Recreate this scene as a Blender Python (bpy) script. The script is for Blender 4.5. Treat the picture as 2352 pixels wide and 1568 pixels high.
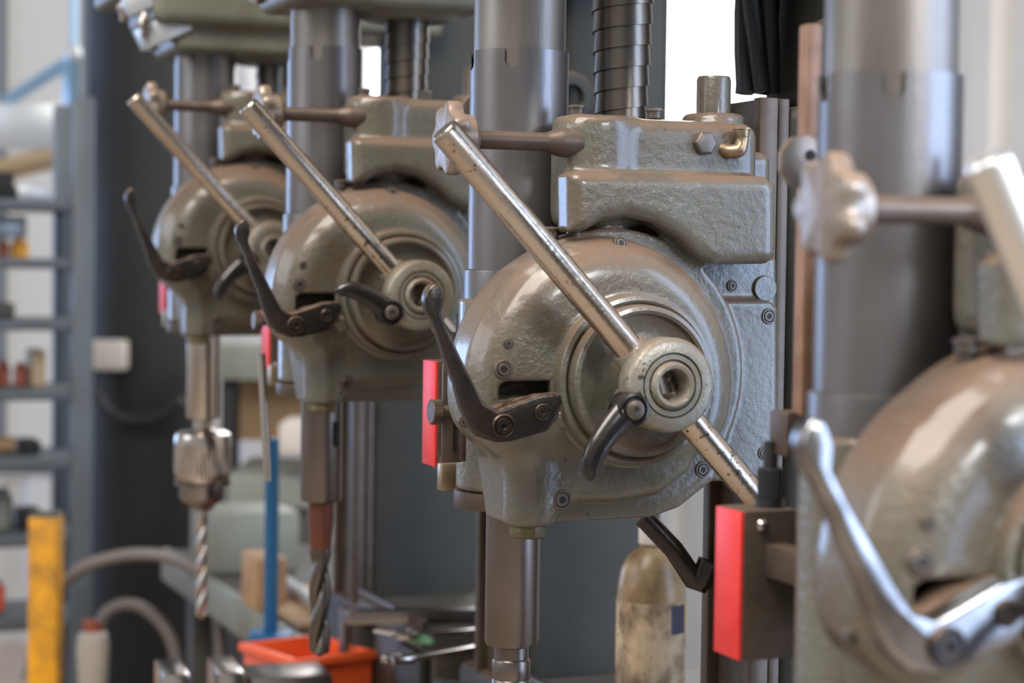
import bpy, bmesh, math, random
import numpy as np
from mathutils import Matrix, Vector

for o in list(bpy.data.objects):
    bpy.data.objects.remove(o)
sc = bpy.context.scene
C = sc.collection
random.seed(7)
PI = math.pi

# ------------------------------------------------------------------ camera
CAMZ = 1.45                       # eye height above the floor
FPX = 4600.0                      # focal length for the 2352 px wide frame
PITCH = math.atan(184 / FPX)
ROLL = 0.0135
cr, sr, cp, sp = math.cos(ROLL), math.sin(ROLL), math.cos(PITCH), math.sin(PITCH)
_u0 = Vector((0, sp, cp)); _fw = Vector((0, cp, -sp)); _r0 = Vector((1, 0, 0))
_rt = cr * _r0 + sr * _u0
_up = cr * _u0 - sr * _r0
cam_data = bpy.data.cameras.new('camera')
cam_data.sensor_width = 36
cam_data.lens = 36 * FPX / 2352
cam_data.clip_start = 0.05
cam_data.dof.use_dof = True
cam_data.dof.focus_distance = 1.545
cam_data.dof.aperture_fstop = 5.6
cam = bpy.data.objects.new('camera', cam_data)
C.objects.link(cam)
m = Matrix((( _rt.x, _up.x, -_fw.x, 0), (_rt.y, _up.y, -_fw.y, 0), (_rt.z, _up.z, -_fw.z, CAMZ), (0, 0, 0, 1)))
cam.matrix_world = m
sc.camera = cam

# ------------------------------------------------------------------ world, light, exposure
w = bpy.data.worlds.new('daylight'); sc.world = w; w.use_nodes = True
nt = w.node_tree
bg = nt.nodes['Background']
bg.inputs['Color'].default_value = (1.0, 0.98, 0.95, 1)
bg.inputs['Strength'].default_value = 0.30

def area(name, loc, target, sx, sy, power, color):
    l = bpy.data.lights.new(name, 'AREA'); l.shape = 'RECTANGLE'; l.size = sx; l.size_y = sy
    l.energy = power; l.color = color
    o = bpy.data.objects.new(name, l); C.objects.link(o)
    o.location = loc
    d = Vector(target) - Vector(loc)
    o.rotation_euler = d.to_track_quat('-Z', 'Y').to_euler()
    return o
# daylight through the open doorway behind the photographer; side and overhead lamps are added fill
area('doorway_daylight', (2.2, -1.6, 3.0), (0.5, 1.2, 1.3), 1.0, 1.2, 85, (0.92, 0.96, 1.0))
area('side_fill', (-4.2, 1.0, 3.0), (0.0, 1.8, 1.4), 3.0, 1.8, 45, (0.85, 0.92, 1.0))  # added lamp that brightens the left sides, no window there
area('overhead_fill', (-0.6, 0.6, 3.95), (-0.2, 1.4, 1.3), 1.6, 2.6, 130, (1.0, 0.95, 0.88))  # added warm lamp under the closed ceiling, no opening above it

sc.view_settings.view_transform = 'Standard'
sc.view_settings.look = 'None'
sc.view_settings.gamma = 1.0
sc.view_settings.use_curve_mapping = False
sc.view_settings.exposure = 0.62

# ------------------------------------------------------------------ row geometry
ANG = math.atan(1853 / FPX)       # the row of machines runs away at this angle
ca, sa = math.cos(ANG), math.sin(ANG)
O3 = Vector((0.00296, 1.60128, CAMZ))   # spindle axis of the third machine at eye height
PITCHROW = 0.541                  # spacing of the machines along the row

def press_loc(k):                 # k machines beyond the third
    return O3 + Vector((-sa * PITCHROW * k, ca * PITCHROW * k, 0))

def ray(px, py):
    return _fw + (px - 1176) / FPX * _rt - (py - 784) / FPX * _up
CL = (-0.601065, -1.484194)       # camera in the frame of the third machine
def U(px, py, y):                 # reading the photo: side plane y of the third machine -> (x, z)
    d = ray(px, py); lx = ca * d.x + sa * d.y; ly = -sa * d.x + ca * d.y
    t = (y - CL[1]) / ly
    return (CL[0] + lx * t, d.z * t)
def far(px, py, dep):             # a place in the hall at a given distance
    d = ray(px, py) * dep
    return Vector((d.x, d.y, d.z + CAMZ))

# ------------------------------------------------------------------ materials
def lin(c):
    c = c / 255
    return c / 12.92 if c <= 0.04045 else ((c + 0.055) / 1.055) ** 2.4
def rgb(r, g, b):
    return (lin(r), lin(g), lin(b), 1)

MATS = {}
def mat(name, col, rough=0.5, metal=0.0, col2=None, scale=18.0, amount=0.5, dust=0.0, dustcol=(108, 85, 67),
        bump=0.0, bscale=160.0, rough2=None, spots=0.0, spotcol=(25, 22, 20), coat=0.0, stretch=(1, 1, 1), emit=None, detail=6.0):
    M = bpy.data.materials.new(name); M.use_nodes = True
    t = M.node_tree; N = t.nodes; Lk = t.links
    b = N['Principled BSDF']
    b.inputs['Roughness'].default_value = rough
    b.inputs['Metallic'].default_value = metal
    if coat: b.inputs['Coat Weight'].default_value = coat; b.inputs['Coat Roughness'].default_value = 0.15
    tc = N.new('ShaderNodeTexCoord'); oi = N.new('ShaderNodeObjectInfo')
    mul = N.new('ShaderNodeVectorMath'); mul.operation = 'MULTIPLY'; mul.inputs[1].default_value = stretch
    add = N.new('ShaderNodeVectorMath'); add.operation = 'ADD'
    sc10 = N.new('ShaderNodeMath'); sc10.operation = 'MULTIPLY'; sc10.inputs[1].default_value = 17.0
    Lk.new(oi.outputs['Random'], sc10.inputs[0])
    Lk.new(tc.outputs['Object'], mul.inputs[0]); Lk.new(mul.outputs[0], add.inputs[0]); Lk.new(sc10.outputs[0], add.inputs[1])
    vec = add.outputs[0]
    def noise(s, det=detail, r=0.6):
        n = N.new('ShaderNodeTexNoise'); n.inputs['Scale'].default_value = s; n.inputs['Detail'].default_value = det
        n.inputs['Roughness'].default_value = r
        Lk.new(vec, n.inputs['Vector']); return n.outputs['Fac']
    def ramp(src, a, bb):
        r = N.new('ShaderNodeMapRange'); r.inputs['From Min'].default_value = a; r.inputs['From Max'].default_value = bb
        r.interpolation_type = 'SMOOTHSTEP'
        Lk.new(src, r.inputs['Value']); return r.outputs['Result']
    def math_(op, a, bb):
        n = N.new('ShaderNodeMath'); n.operation = op
        for i, v in enumerate((a, bb)):
            if isinstance(v, (int, float)): n.inputs[i].default_value = v
            else: Lk.new(v, n.inputs[i])
        return n.outputs[0]
    def mix(fac, a, bb):
        n = N.new('ShaderNodeMix'); n.data_type = 'RGBA'
        if isinstance(fac, (int, float)): n.inputs[0].default_value = fac
        else: Lk.new(fac, n.inputs[0])
        for i, v in ((6, a), (7, bb)):
            if isinstance(v, tuple): n.inputs[i].default_value = v
            else: Lk.new(v, n.inputs[i])
        return n.outputs[2]
    color = rgb(*col)
    rsock = None
    if col2:
        f = ramp(noise(scale), 0.5 - 0.22, 0.5 + 0.22)
        f = math_('MULTIPLY', f, amount)
        color = mix(f, color, rgb(*col2))
        if rough2 is not None:
            r = N.new('ShaderNodeMapRange'); r.inputs['To Min'].default_value = rough; r.inputs['To Max'].default_value = rough2
            Lk.new(f, r.inputs['Value']); rsock = r.outputs['Result']
    if spots:
        f = ramp(noise(bscale * 0.9, 3.0, 0.5), 0.66 - 0.06 * spots, 0.70 - 0.06 * spots)
        g = ramp(noise(scale * 0.8, 2.0), 0.42, 0.62)
        f = math_('MULTIPLY', math_('MULTIPLY', f, g), 0.9)
        color = mix(f, color, rgb(*spotcol))
    metal_sock = None
    if dust:
        geo = N.new('ShaderNodeNewGeometry'); sep = N.new('ShaderNodeSeparateXYZ'); Lk.new(geo.outputs['Normal'], sep.inputs[0])
        up = ramp(sep.outputs['Z'], 0.05, 0.70)
        f = math_('MULTIPLY', math_('MULTIPLY', up, ramp(noise(scale * 1.3, 8.0, 0.7), 0.30, 0.55)), dust)
        color = mix(f, color, rgb(*dustcol))
        base = rsock if rsock is not None else rough
        rsock = math_('MAXIMUM', base, math_('MULTIPLY', f, 0.9))
        if metal > 0:
            metal_sock = math_('MULTIPLY', math_('SUBTRACT', 1.0, f), metal)
    if isinstance(color, tuple): b.inputs['Base Color'].default_value = color
    else: Lk.new(color, b.inputs['Base Color'])
    if rsock is not None: Lk.new(rsock, b.inputs['Roughness'])
    if metal_sock is not None: Lk.new(metal_sock, b.inputs['Metallic'])
    if bump:
        bn = N.new('ShaderNodeBump'); bn.inputs['Strength'].default_value = bump; bn.inputs['Distance'].default_value = 0.002
        Lk.new(noise(bscale, 4.0), bn.inputs['Height']); Lk.new(bn.outputs[0], b.inputs['Normal'])
    if emit:
        b.inputs['Emission Color'].default_value = rgb(*emit[0]); b.inputs['Emission Strength'].default_value = emit[1]
    MATS[name] = M
    return M

mat('casting', (98, 97, 86), 0.26, 0, (84, 68, 52), 11, 0.7, dust=1.0, bump=0.55, bscale=150, rough2=0.42, coat=0.6, spots=0.25, spotcol=(60, 52, 42))
mat('pillar', (48, 48, 42), 0.62, 0, (34, 34, 31), 9, 0.7, dust=0.7, bump=0.25, bscale=60)
mat('slideway', (92, 80, 68), 0.4, 0.5, (74, 60, 50), 30, 0.7, bump=0.1)
mat('tube', (126, 123, 124), 0.34, 0.8, (98, 92, 90), 16, 0.6, bump=0.06, bscale=300, stretch=(1, 1, .3))
mat('tube_upper', (142, 136, 130), 0.40, 0.75, (98, 88, 80), 20, 0.8, bump=0.06, bscale=300, stretch=(1, 1, .15))
mat('spring', (104, 100, 94), 0.30, 0.85, (120, 104, 86), 26, 0.6, bump=0.05, bscale=200)
mat('steel', (150, 142, 138), 0.28, 0.95, (116, 104, 98), 12, 0.6, bump=0.04, bscale=260, stretch=(1, 1, .4))
mat('bright_steel', (196, 188, 182), 0.20, 1.0, (160, 148, 138), 14, 0.5, bump=0.03)
mat('quill', (124, 115, 110), 0.32, 0.85, (100, 88, 82), 8, 0.7, bump=0.05, bscale=300)
mat('chrome_rod', (190, 182, 172), 0.18, 1.0, (170, 146, 124), 9, 0.7, bump=0.12, bscale=240, rough2=0.42, spots=0.75, spotcol=(40, 34, 30))
mat('rod_polished', (240, 238, 235), 0.30, 1.0)
mat('black_lever', (48, 45, 44), 0.28, 0.6, (74, 64, 56), 40, 0.6, dust=0.7, dustcol=(118, 92, 72), bump=0.2, bscale=150)
mat('lever_polished', (168, 167, 168), 0.20, 1.0, (96, 90, 86), 24, 0.8)
mat('hub', (146, 144, 134), 0.36, 0.35, (120, 104, 84), 30, 0.7, dust=0.75, bump=0.3, bscale=220, spots=0.7, spotcol=(62, 52, 40))
mat('black_horn', (30, 29, 29), 0.28, 0.3, (52, 47, 43), 40, 0.4, dust=0.12, bump=0.12, bscale=150, coat=0.3)
mat('dark_bore', (40, 38, 36), 0.5, 0.5)
mat('knob', (150, 140, 130), 0.36, 0.6, (128, 108, 90), 30, 0.8, dust=0.8, dustcol=(124, 98, 78), bump=0.1)
mat('brass', (166, 146, 118), 0.36, 0.8, (120, 104, 84), 50, 0.7, dust=0.4)
mat('bolt', (104, 98, 92), 0.4, 0.55, (84, 66, 54), 60, 0.6, dust=0.5)
mat('plug', (116, 108, 76), 0.42, 0.4, (60, 50, 34), 60, 0.8, bump=0.4, bscale=300)
mat('red', (206, 36, 34), 0.45, 0, (226, 66, 58), 24, 0.7)
mat('bracket', (96, 84, 76), 0.45, 0.5, (74, 60, 52), 40, 0.7, dust=0.5)
mat('rust_bar', (158, 124, 104), 0.55, 0.25, (124, 90, 70), 40, 0.8, bump=0.2)
mat('dark_box', (56, 50, 44), 0.55, 0.2, (92, 78, 64), 22, 0.8, dust=0.5)
mat('black_plastic', (34, 33, 33), 0.45)
mat('upper_casting', (112, 112, 100), 0.42, 0, (84, 80, 68), 12, 0.7, dust=0.3, bump=0.2, bscale=120)
mat('drill_steel', (112, 104, 98), 0.26, 0.9, (72, 62, 56), 30, 0.6)
mat('red_steel', (118, 66, 50), 0.4, 0.5, (92, 60, 50), 20, 0.6)
mat('shelf_steel', (92, 99, 104), 0.5, 0.2, (78, 82, 86), 10, 0.5)
mat('dark_steel', (24, 25, 25), 0.7, 0.0, (19, 20, 20), 6, 0.6)
mat('white_sheet', (206, 202, 198), 0.5, 0, (182, 176, 170), 3, 0.5)
mat('concrete', (166, 148, 128), 0.7, 0, (140, 122, 104), 3, 0.7, bump=0.2, bscale=40)
mat('ceiling', (120, 122, 124), 0.8)
mat('frame_blue', (150, 182, 210), 0.4, 0.2)
mat('cream', (198, 188, 178), 0.55)
mat('yellow', (230, 160, 20), 0.45, 0, (120, 88, 44), 26, 0.7)
mat('hose', (118, 110, 106), 0.5)
mat('blue', (42, 112, 166), 0.45)
mat('orange', (232, 92, 44), 0.45)
mat('wood', (186, 148, 108), 0.6, 0, (150, 112, 76), 8, 0.7, stretch=(1, 6, 6))
mat('bench_green', (132, 136, 126), 0.5, 0, (110, 108, 98), 6, 0.7)
mat('bench_dark', (84, 80, 74), 0.6, 0, (60, 56, 52), 6, 0.7)
mat('bottle', (176, 150, 112), 0.35, 0, (92, 70, 44), 18, 1.0, bump=0.1, stretch=(1, 1, 1))
mat('bottle_label', (204, 180, 146), 0.6, 0, (88, 62, 42), 38, 1.0, stretch=(1, 1, .7), spots=0.5, spotcol=(70, 48, 32))
mat('navy', (44, 40, 66), 0.5)
mat('yellow_print', (190, 150, 50), 0.5)
mat('green', (98, 150, 112), 0.5)
mat('cable', (26, 28, 34), 0.5)
mat('silver_paint', (186, 190, 194), 0.35, 0.4)
mat('amber', (222, 156, 52), 0.3)
mat('brick_red', (160, 84, 64), 0.5)
mat('tan', (176, 142, 104), 0.6)
mat('rusty_iron', (96, 88, 78), 0.5, 0.4, (58, 46, 38), 22, 0.9, bump=0.3, bscale=60)
mat('card', (176, 152, 122), 0.7)
mat('glass', (230, 238, 240), 0.05)
MATS['glass'].node_tree.nodes['Principled BSDF'].inputs['Transmission Weight'].default_value = 1.0

# ------------------------------------------------------------------ mesh helpers
class MB:
    def __init__(s): s.v = []; s.f = []
    def add(s, v, f):
        n = len(s.v); s.v += [tuple(p) for p in v]; s.f += [tuple(i + n for i in q) for q in f]; return s
    def box(s, c, h, rot=None):
        vs = [Vector((x * h[0], y * h[1], z * h[2])) for x in (-1, 1) for y in (-1, 1) for z in (-1, 1)]
        if rot is not None: vs = [rot @ q for q in vs]
        vs = [q + Vector(c) for q in vs]
        return s.add(vs, [(0, 1, 3, 2), (4, 6, 7, 5), (0, 4, 5, 1), (2, 3, 7, 6), (0, 2, 6, 4), (1, 5, 7, 3)])
    def lathe(s, prof, n=32, c=(0, 0, 0), axis='z', closed=False, rot=None):
        # prof: list of (radius, height); rings joined; ends capped when radius is 0
        vs = []; fs = []
        def put(r, h, a):
            x, y = r * math.cos(a), r * math.sin(a)
            if axis == 'z': q = Vector((x, y, h))
            elif axis == 'y': q = Vector((x, -h, y))      # height runs towards -y (the near side)
            else: q = Vector((-h, x, y))                  # height runs towards -x (the front of the machine)
            if rot is not None: q = rot @ q
            return q + Vector(c)
        for r, h in prof:
            for i in range(n): vs.append(put(max(r, 1e-5), h, 2 * PI * i / n))
        k = len(prof)
        for j in range(k - 1):
            for i in range(n):
                a = j * n + i; b = j * n + (i + 1) % n
                fs.append((a, b, b + n, a + n))
        if closed:
            for i in range(n):
                a = (k - 1) * n + i; b = (k - 1) * n + (i + 1) % n
                fs.append((a, b, (i + 1) % n, i))
        else:
            if prof[0][0] > 2e-5: fs.append(tuple(reversed(range(n))))
            if prof[-1][0] > 2e-5: fs.append(tuple(range((k - 1) * n, k * n)))
        return s.add(vs, fs)
    def tube(s, pts, rad, n=14, flat=None, cap=True):
        # swept tube; rad is a list of (a, b) half widths across and along the 'flat' direction
        pts = [Vector(p) for p in pts]; k = len(pts)
        if not isinstance(rad, (list, tuple)): rad = [rad] * k
        rad = [(r, r) if not isinstance(r, tuple) else r for r in rad]
        ref = Vector(flat) if flat else Vector((0, 1, 0.001))
        vs = []; fs = []
        for j in range(k):
            t = (pts[min(j + 1, k - 1)] - pts[max(j - 1, 0)]).normalized()
            a = t.cross(ref)
            if a.length < 1e-4: a = t.cross(Vector((1, 0, 0)))
            a.normalize(); b = a.cross(t).normalized()
            for i in range(n):
                th = 2 * PI * i / n
                vs.append(pts[j] + a * rad[j][0] * math.cos(th) + b * rad[j][1] * math.sin(th))
        for j in range(k - 1):
            for i in range(n):
                p = j * n + i; q = j * n + (i + 1) % n
                fs.append((p, q, q + n, p + n))
        if cap: fs += [tuple(reversed(range(n))), tuple(range((k - 1) * n, k * n))]
        return s.add(vs, fs)
    def prism(s, poly, y0, y1):
        n = len(poly)
        vs = [(x, y0, z) for x, z in poly] + [(x, y1, z) for x, z in poly]
        fs = [(i, (i + 1) % n, (i + 1) % n + n, i + n) for i in range(n)] + [tuple(reversed(range(n))), tuple(range(n, 2 * n))]
        return s.add(vs, fs)
    def mesh(s, name, bevel=0.0, seg=2, ang=30, smooth=True):
        me = bpy.data.meshes.new(name); me.from_pydata(s.v, [], s.f)
        bm = bmesh.new(); bm.from_mesh(me)
        bmesh.ops.recalc_face_normals(bm, faces=bm.faces)
        if bevel:
            es = [e for e in bm.edges if len(e.link_faces) == 2 and e.calc_face_angle(0) > math.radians(ang)]
            bmesh.ops.bevel(bm, geom=es, offset=bevel, segments=seg, profile=0.5, affect='EDGES', clamp_overlap=True)
        bm.to_mesh(me); bm.free()
        if smooth:
            me.shade_smooth()
            me.set_sharp_from_angle(angle=math.radians(38))
        return me

def link(name, me, material, parent=None, loc=(0, 0, 0), rot=(0, 0, 0)):
    o = bpy.data.objects.new(name, me); C.objects.link(o)
    o.location = loc; o.rotation_euler = rot
    if material and not me.materials: me.materials.append(MATS[material])
    if parent is not None: o.parent = parent
    return o
def empty(name, loc, rz=0.0):
    o = bpy.data.objects.new(name, None); C.objects.link(o); o.location = loc; o.rotation_euler = (0, 0, rz)
    o.empty_display_size = 0.05
    return o
def tag(o, label, cat, group=None, kind=None):
    o['label'] = label; o['category'] = cat
    if group: o['group'] = group
    if kind: o['kind'] = kind
    return o
def struct(o, label=None):
    o['kind'] = 'structure'
    if label: o['label'] = label
    return o
def copy_tree(o, parent=None, skip=()):
    c = o.copy(); C.objects.link(c); c.parent = parent
    for ch in [q for q in bpy.data.objects if q.parent == o]:
        if ch.name.split('.')[0] not in skip: copy_tree(ch, c, skip)
    return c

# smooth casting surfaces from a distance field (numpy surface nets)
def nets(f, lo, hi, h, name):
    ax = [np.arange(lo[i], hi[i] + h, h, dtype=np.float32) for i in range(3)]
    X, Y, Z = ax[0][:, None, None], ax[1][None, :, None], ax[2][None, None, :]
    V = np.broadcast_to(f(X, Y, Z), (len(ax[0]), len(ax[1]), len(ax[2]))).astype(np.float32)
    S = V < 0
    nx, ny, nz = [d - 1 for d in V.shape]
    cnt = np.zeros((nx, ny, nz), np.int8); acc = np.zeros((nx, ny, nz, 3), np.float32)
    off = [(i, j, k) for i in (0, 1) for j in (0, 1) for k in (0, 1)]
    for a in off:
        for d in range(3):
            if a[d]: continue
            b = list(a); b[d] = 1
            sl = lambda q: V[q[0]:q[0] + nx, q[1]:q[1] + ny, q[2]:q[2] + nz]
            va, vb = sl(a), sl(b)
            cross = (va < 0) != (vb < 0)
            t = np.where(cross, va / np.where(cross, va - vb, 1), 0)
            cnt += cross
            for e in range(3):
                base = a[e] * cross
                acc[..., e] += base + (t if e == d else 0)
    mk = cnt > 0
    idx = -np.ones(mk.shape, np.int64); idx[mk] = np.arange(mk.sum())
    cell = np.argwhere(mk)
    P = (cell + acc[mk] / cnt[mk][:, None]) * h + np.array(lo)
    quads = []
    for d in range(3):
        e, g = (d + 1) % 3, (d + 2) % 3
        s0 = [slice(1, -1)] * 3; s1 = [slice(1, -1)] * 3
        s0[d] = slice(0, -1); s1[d] = slice(1, None)
        A_, B_ = S[tuple(s0)], S[tuple(s1)]
        for flip, cond in ((False, A_ & ~B_), (True, ~A_ & B_)):
            c = np.argwhere(cond)
            if not len(c): continue
            q = c + 1; q[:, d] -= 1
            def at(de, dg):
                r = q.copy(); r[:, e] += de; r[:, g] += dg
                return idx[r[:, 0], r[:, 1], r[:, 2]]
            quad = np.stack([at(-1, -1), at(0, -1), at(0, 0), at(-1, 0)], 1)
            quads.append(quad[:, ::-1] if flip else quad)
    Q = np.concatenate(quads)
    Q = Q[(Q >= 0).all(1)]
    me = bpy.data.meshes.new(name)
    me.from_pydata(P.tolist(), [], Q.tolist())
    me.shade_smooth()
    return me
def smin(a, b, k):
    h = np.clip(0.5 + 0.5 * (b - a) / k, 0, 1)
    return b + (a - b) * h - k * h * (1 - h)
def smax(a, b, k): return -smin(-a, -b, k)
def rnd2(a, b, r): return np.minimum(np.maximum(a + r, b + r), 0) + np.sqrt(np.maximum(a + r, 0) ** 2 + np.maximum(b + r, 0) ** 2) - r
def cyl_y(X, Y, Z, cx, cz, r, y0, y1, rd):
    return rnd2(np.sqrt((X - cx) ** 2 + (Z - cz) ** 2) - r, np.abs(Y - (y0 + y1) / 2) - (y1 - y0) / 2, rd)
def cyl_z(X, Y, Z, cx, cy, r, z0, z1, rd):
    return rnd2(np.sqrt((X - cx) ** 2 + (Y - cy) ** 2) - r, np.abs(Z - (z0 + z1) / 2) - (z1 - z0) / 2, rd)
def rbox(X, Y, Z, x0, x1, y0, y1, z0, z1, rd):
    a = np.abs(X - (x0 + x1) / 2) - (x1 - x0) / 2 + rd; b = np.abs(Y - (y0 + y1) / 2) - (y1 - y0) / 2 + rd
    c = np.abs(Z - (z0 + z1) / 2) - (z1 - z0) / 2 + rd
    return np.sqrt(np.maximum(a, 0) ** 2 + np.maximum(b, 0) ** 2 + np.maximum(c, 0) ** 2) + np.minimum(np.maximum(np.maximum(a, b), c), 0) - rd
def poly2(X, Z, P):
    n = len(P); d = None; s = 1.0
    for i in range(n):
        (ax_, az), (bx, bz) = P[i], P[i - 1]
        ex, ez = bx - ax_, bz - az
        wx, wz = X - ax_, Z - az
        t = np.clip((wx * ex + wz * ez) / (ex * ex + ez * ez), 0, 1)
        q = (wx - ex * t) ** 2 + (wz - ez * t) ** 2
        d = q if d is None else np.minimum(d, q)
        c1 = (Z >= az); c2 = (Z < bz); c3 = (ex * wz > ez * wx)
        allc = (c1 & c2 & c3) | (~c1 & ~c2 & ~c3)
        s = np.where(allc, -s, s)
    return s * np.sqrt(d)
def pris_y(X, Y, Z, P, y0, y1, rd):
    return rnd2(poly2(X, Z, P), np.abs(Y - (y0 + y1) / 2) - (y1 - y0) / 2, rd)

# ------------------------------------------------------------------ the setting
def bx(name, lo, hi, material, parent=None, bevel=0.0):
    b = MB().box([(a + c) / 2 for a, c in zip(lo, hi)], [(c - a) / 2 for a, c in zip(lo, hi)])
    return link(name, b.mesh(name, bevel), material, parent)
struct(bx('floor', (-6, -3, -0.1), (6, 9.2, 0), 'concrete'), 'tan concrete workshop floor')
struct(bx('ceiling', (-6, -0.4, 4.2), (6, 9.2, 4.3), 'ceiling'), 'grey workshop ceiling')

def corrugated(name, length, z0, z1, loc, rz, material='white_sheet', pitch=0.19, depth=0.03):
    b = MB(); xs = []; n = int(length / pitch)
    prof = []
    for i in range(n):
        x = i * pitch
        prof += [(x, 0), (x + pitch * .35, 0), (x + pitch * .5, depth), (x + pitch * .85, depth)]
    prof.append((n * pitch, 0))
    vs = []; fs = []
    for x, y in prof: vs += [(x, y, z0), (x, y, z1)]
    for i in range(len(prof) - 1):
        fs.append((2 * i, 2 * i + 2, 2 * i + 3, 2 * i + 1))
    k = len(vs)
    vs += [(x, y + 0.02, z) for x, y, z in vs]
    fs += [tuple(reversed([q + k for q in f])) for f in fs]
    b.add(vs, fs)
    me = b.mesh(name, smooth=False)
    return struct(link(name, me, material, None, loc, (0, 0, rz)), 'white corrugated sheet wall')
# end wall of the hall beyond the row, facing the camera

# wall behind the machines, parallel to the row, with a tall bright window opening
def row(u, v, z):                 # place in the row frame (u away from the fronts, v along the row)
    return Vector((O3.x + ca * u - sa * v, O3.y + sa * u + ca * v, z))
WU = 1.7
def wall_piece(name, v0, v1, z0, z1):
    L_ = v1 - v0
    p = row(WU, v0, 0)
    return corrugated(name, L_, z0, z1, (p.x, p.y, 0), ANG + PI / 2)

# ------------------------------------------------------------------ drill press prototype (frame: x to the back, y along the row away, z from eye height)
HX, HZ = 0.054, -0.089            # axis of the feed hub
def uv(pts, y): return [U(a, b, y) for a, b in pts]

SADDLE = uv([(1312, 402), (1330, 391), (1765, 404), (1787, 425), (1787, 588), (1768, 606), (1640, 608), (1600, 584), (1560, 545), (1505, 511), (1440, 497), (1385, 508), (1350, 530), (1314, 532)], -0.086)
PLATE = uv([(1600, 690), (1770, 690), (1788, 706), (1788, 1098), (1770, 1106), (1640, 1106), (1560, 1000)], -0.060)
BOWL = uv([(1090, 975), (1140, 1025), (1180, 1068), (1200, 1115), (1202, 1195), (1250, 1200), (1330, 1160), (1420, 1158), (1520, 1140), (1590, 1085), (1625, 1010), (1620, 880), (1350, 850), (1100, 900)], -0.088)
LIP = uv([(1180, 1208), (1300, 1198), (1400, 1193), (1500, 1187), (1560, 1165), (1606, 1128), (1640, 1102), (1670, 1000), (1400, 900), (1150, 1000)], -0.062)
PAD = uv([(1272, 962), (1290, 985), (1330, 978), (1350, 1010), (1330, 940), (1320, 890), (1300, 890), (1290, 930)], -0.108)
RECESS = uv([(1600, 590), (1786, 590), (1786, 720), (1620, 720)], -0.044)

NS = 0.975                        # the head castings stand proud of the spindle plane
def near(p): return (-0.01503 + NS * p[0], -0.0371 + NS * p[1], NS * p[2])
def housing_field(X0, Y0, Z0):
    X, Y, Z = (X0 + 0.01503) / NS, (Y0 + 0.0371) / NS, Z0 / NS
    plate = pris_y(X, Y, Z, PLATE, -0.060, 0.03, 0.004)
    d = cyl_y(X, Y, Z, 0.057, -0.087, 0.1135, -0.066, -0.03, 0.003)
    d = smax(d, -0.194 - Z, 0.006)
    d = smin(d, plate, 0.003)
    lip = pris_y(X, Y, Z, LIP, -0.064, 0.0, 0.004)
    d = smin(d, lip, 0.004)
    body = cyl_y(X, Y, Z, 0.041, -0.095, 0.1115, -0.104, -0.022, 0.030)
    core = cyl_y(X, Y, Z, 0.041, -0.095, 0.1115, -0.080, -0.034, 0.004)
    body = smin(body, core, 0.010)
    body = smax(body, -(Z + 0.150), 0.03)
    body = smax(body, -((X + 0.066) * 0.72 + (Z + 0.130) * 0.69), 0.010)
    bowl = pris_y(X, Y, Z, BOWL, -0.092, -0.046, 0.016)
    body = smin(body, bowl, 0.009)
    nose = cyl_z(X, Y, Z, -0.0175, -0.073, 0.0195, -0.2015, -0.12, 0.005)
    body = smin(body, nose, 0.008)
    d = smin(d, body, 0.003)
    # seat of the dial ring
    d = smin(d, cyl_y(X, Y, Z, HX, HZ, 0.0640, -0.1080, -0.02, 0.003), 0.003)
    # pad with the knuckle where the linkage meets the dial
    pad = pris_y(X, Y, Z, PAD, -0.110, -0.06, 0.003)
    d = smin(d, pad, 0.004)
    saddle = pris_y(X, Y, Z, SADDLE, -0.088, -0.050, 0.011)
    d = smin(d, saddle, 0.006)
    upper = rbox(X, Y, Z, 0.019, 0.185, -0.062, -0.018, 0.03, 0.113, 0.012)
    upper = smin(upper, rbox(X, Y, Z, 0.062, 0.185, -0.060, 0.080, 0.03, 0.113, 0.02), 0.006)
    upper = smin(upper, cyl_z(X, Y, Z, 0.050, -0.036, 0.031, 0.03, 0.113, 0.004), 0.01)
    upper = smin(upper, cyl_z(X, Y, Z, 0.174, 0.0, 0.026, 0.09, 0.124, 0.006), 0.006)
    d = smin(d, upper, 0.005)
    d = smin(d, pris_y(X, Y, Z, RECESS, -0.044, 0.03, 0.004), 0.006)
    d = smax(d, -rbox(X, Y, Z, -0.053, 0.004, -0.2, -0.068, -0.111, -0.0895, 0.006), 0.002)
    d = d * NS
    d = smin(d, cyl_z(X0, Y0, Z0, 0, 0, 0.0465, -0.182, -0.03, 0.002), 0.004)
    d = smin(d, rbox(X0, Y0, Z0, 0.055, 0.19, -0.075, 0.05, -0.16, 0.09, 0.01), 0.004)
    d = smin(d, rbox(X0, Y0, Z0, 0.01, 0.10, -0.075, 0.04, -0.17, -0.03, 0.01), 0.004)
    return d
print('casting...')
ME_HOUSE = nets(housing_field, (-0.098, -0.166, -0.214), (0.206, 0.066, 0.130), 0.0020, 'head_housing')

proto = empty('drill_press', press_loc(0), ANG)

housing = link('head_housing', ME_HOUSE, 'casting', proto)

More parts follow.
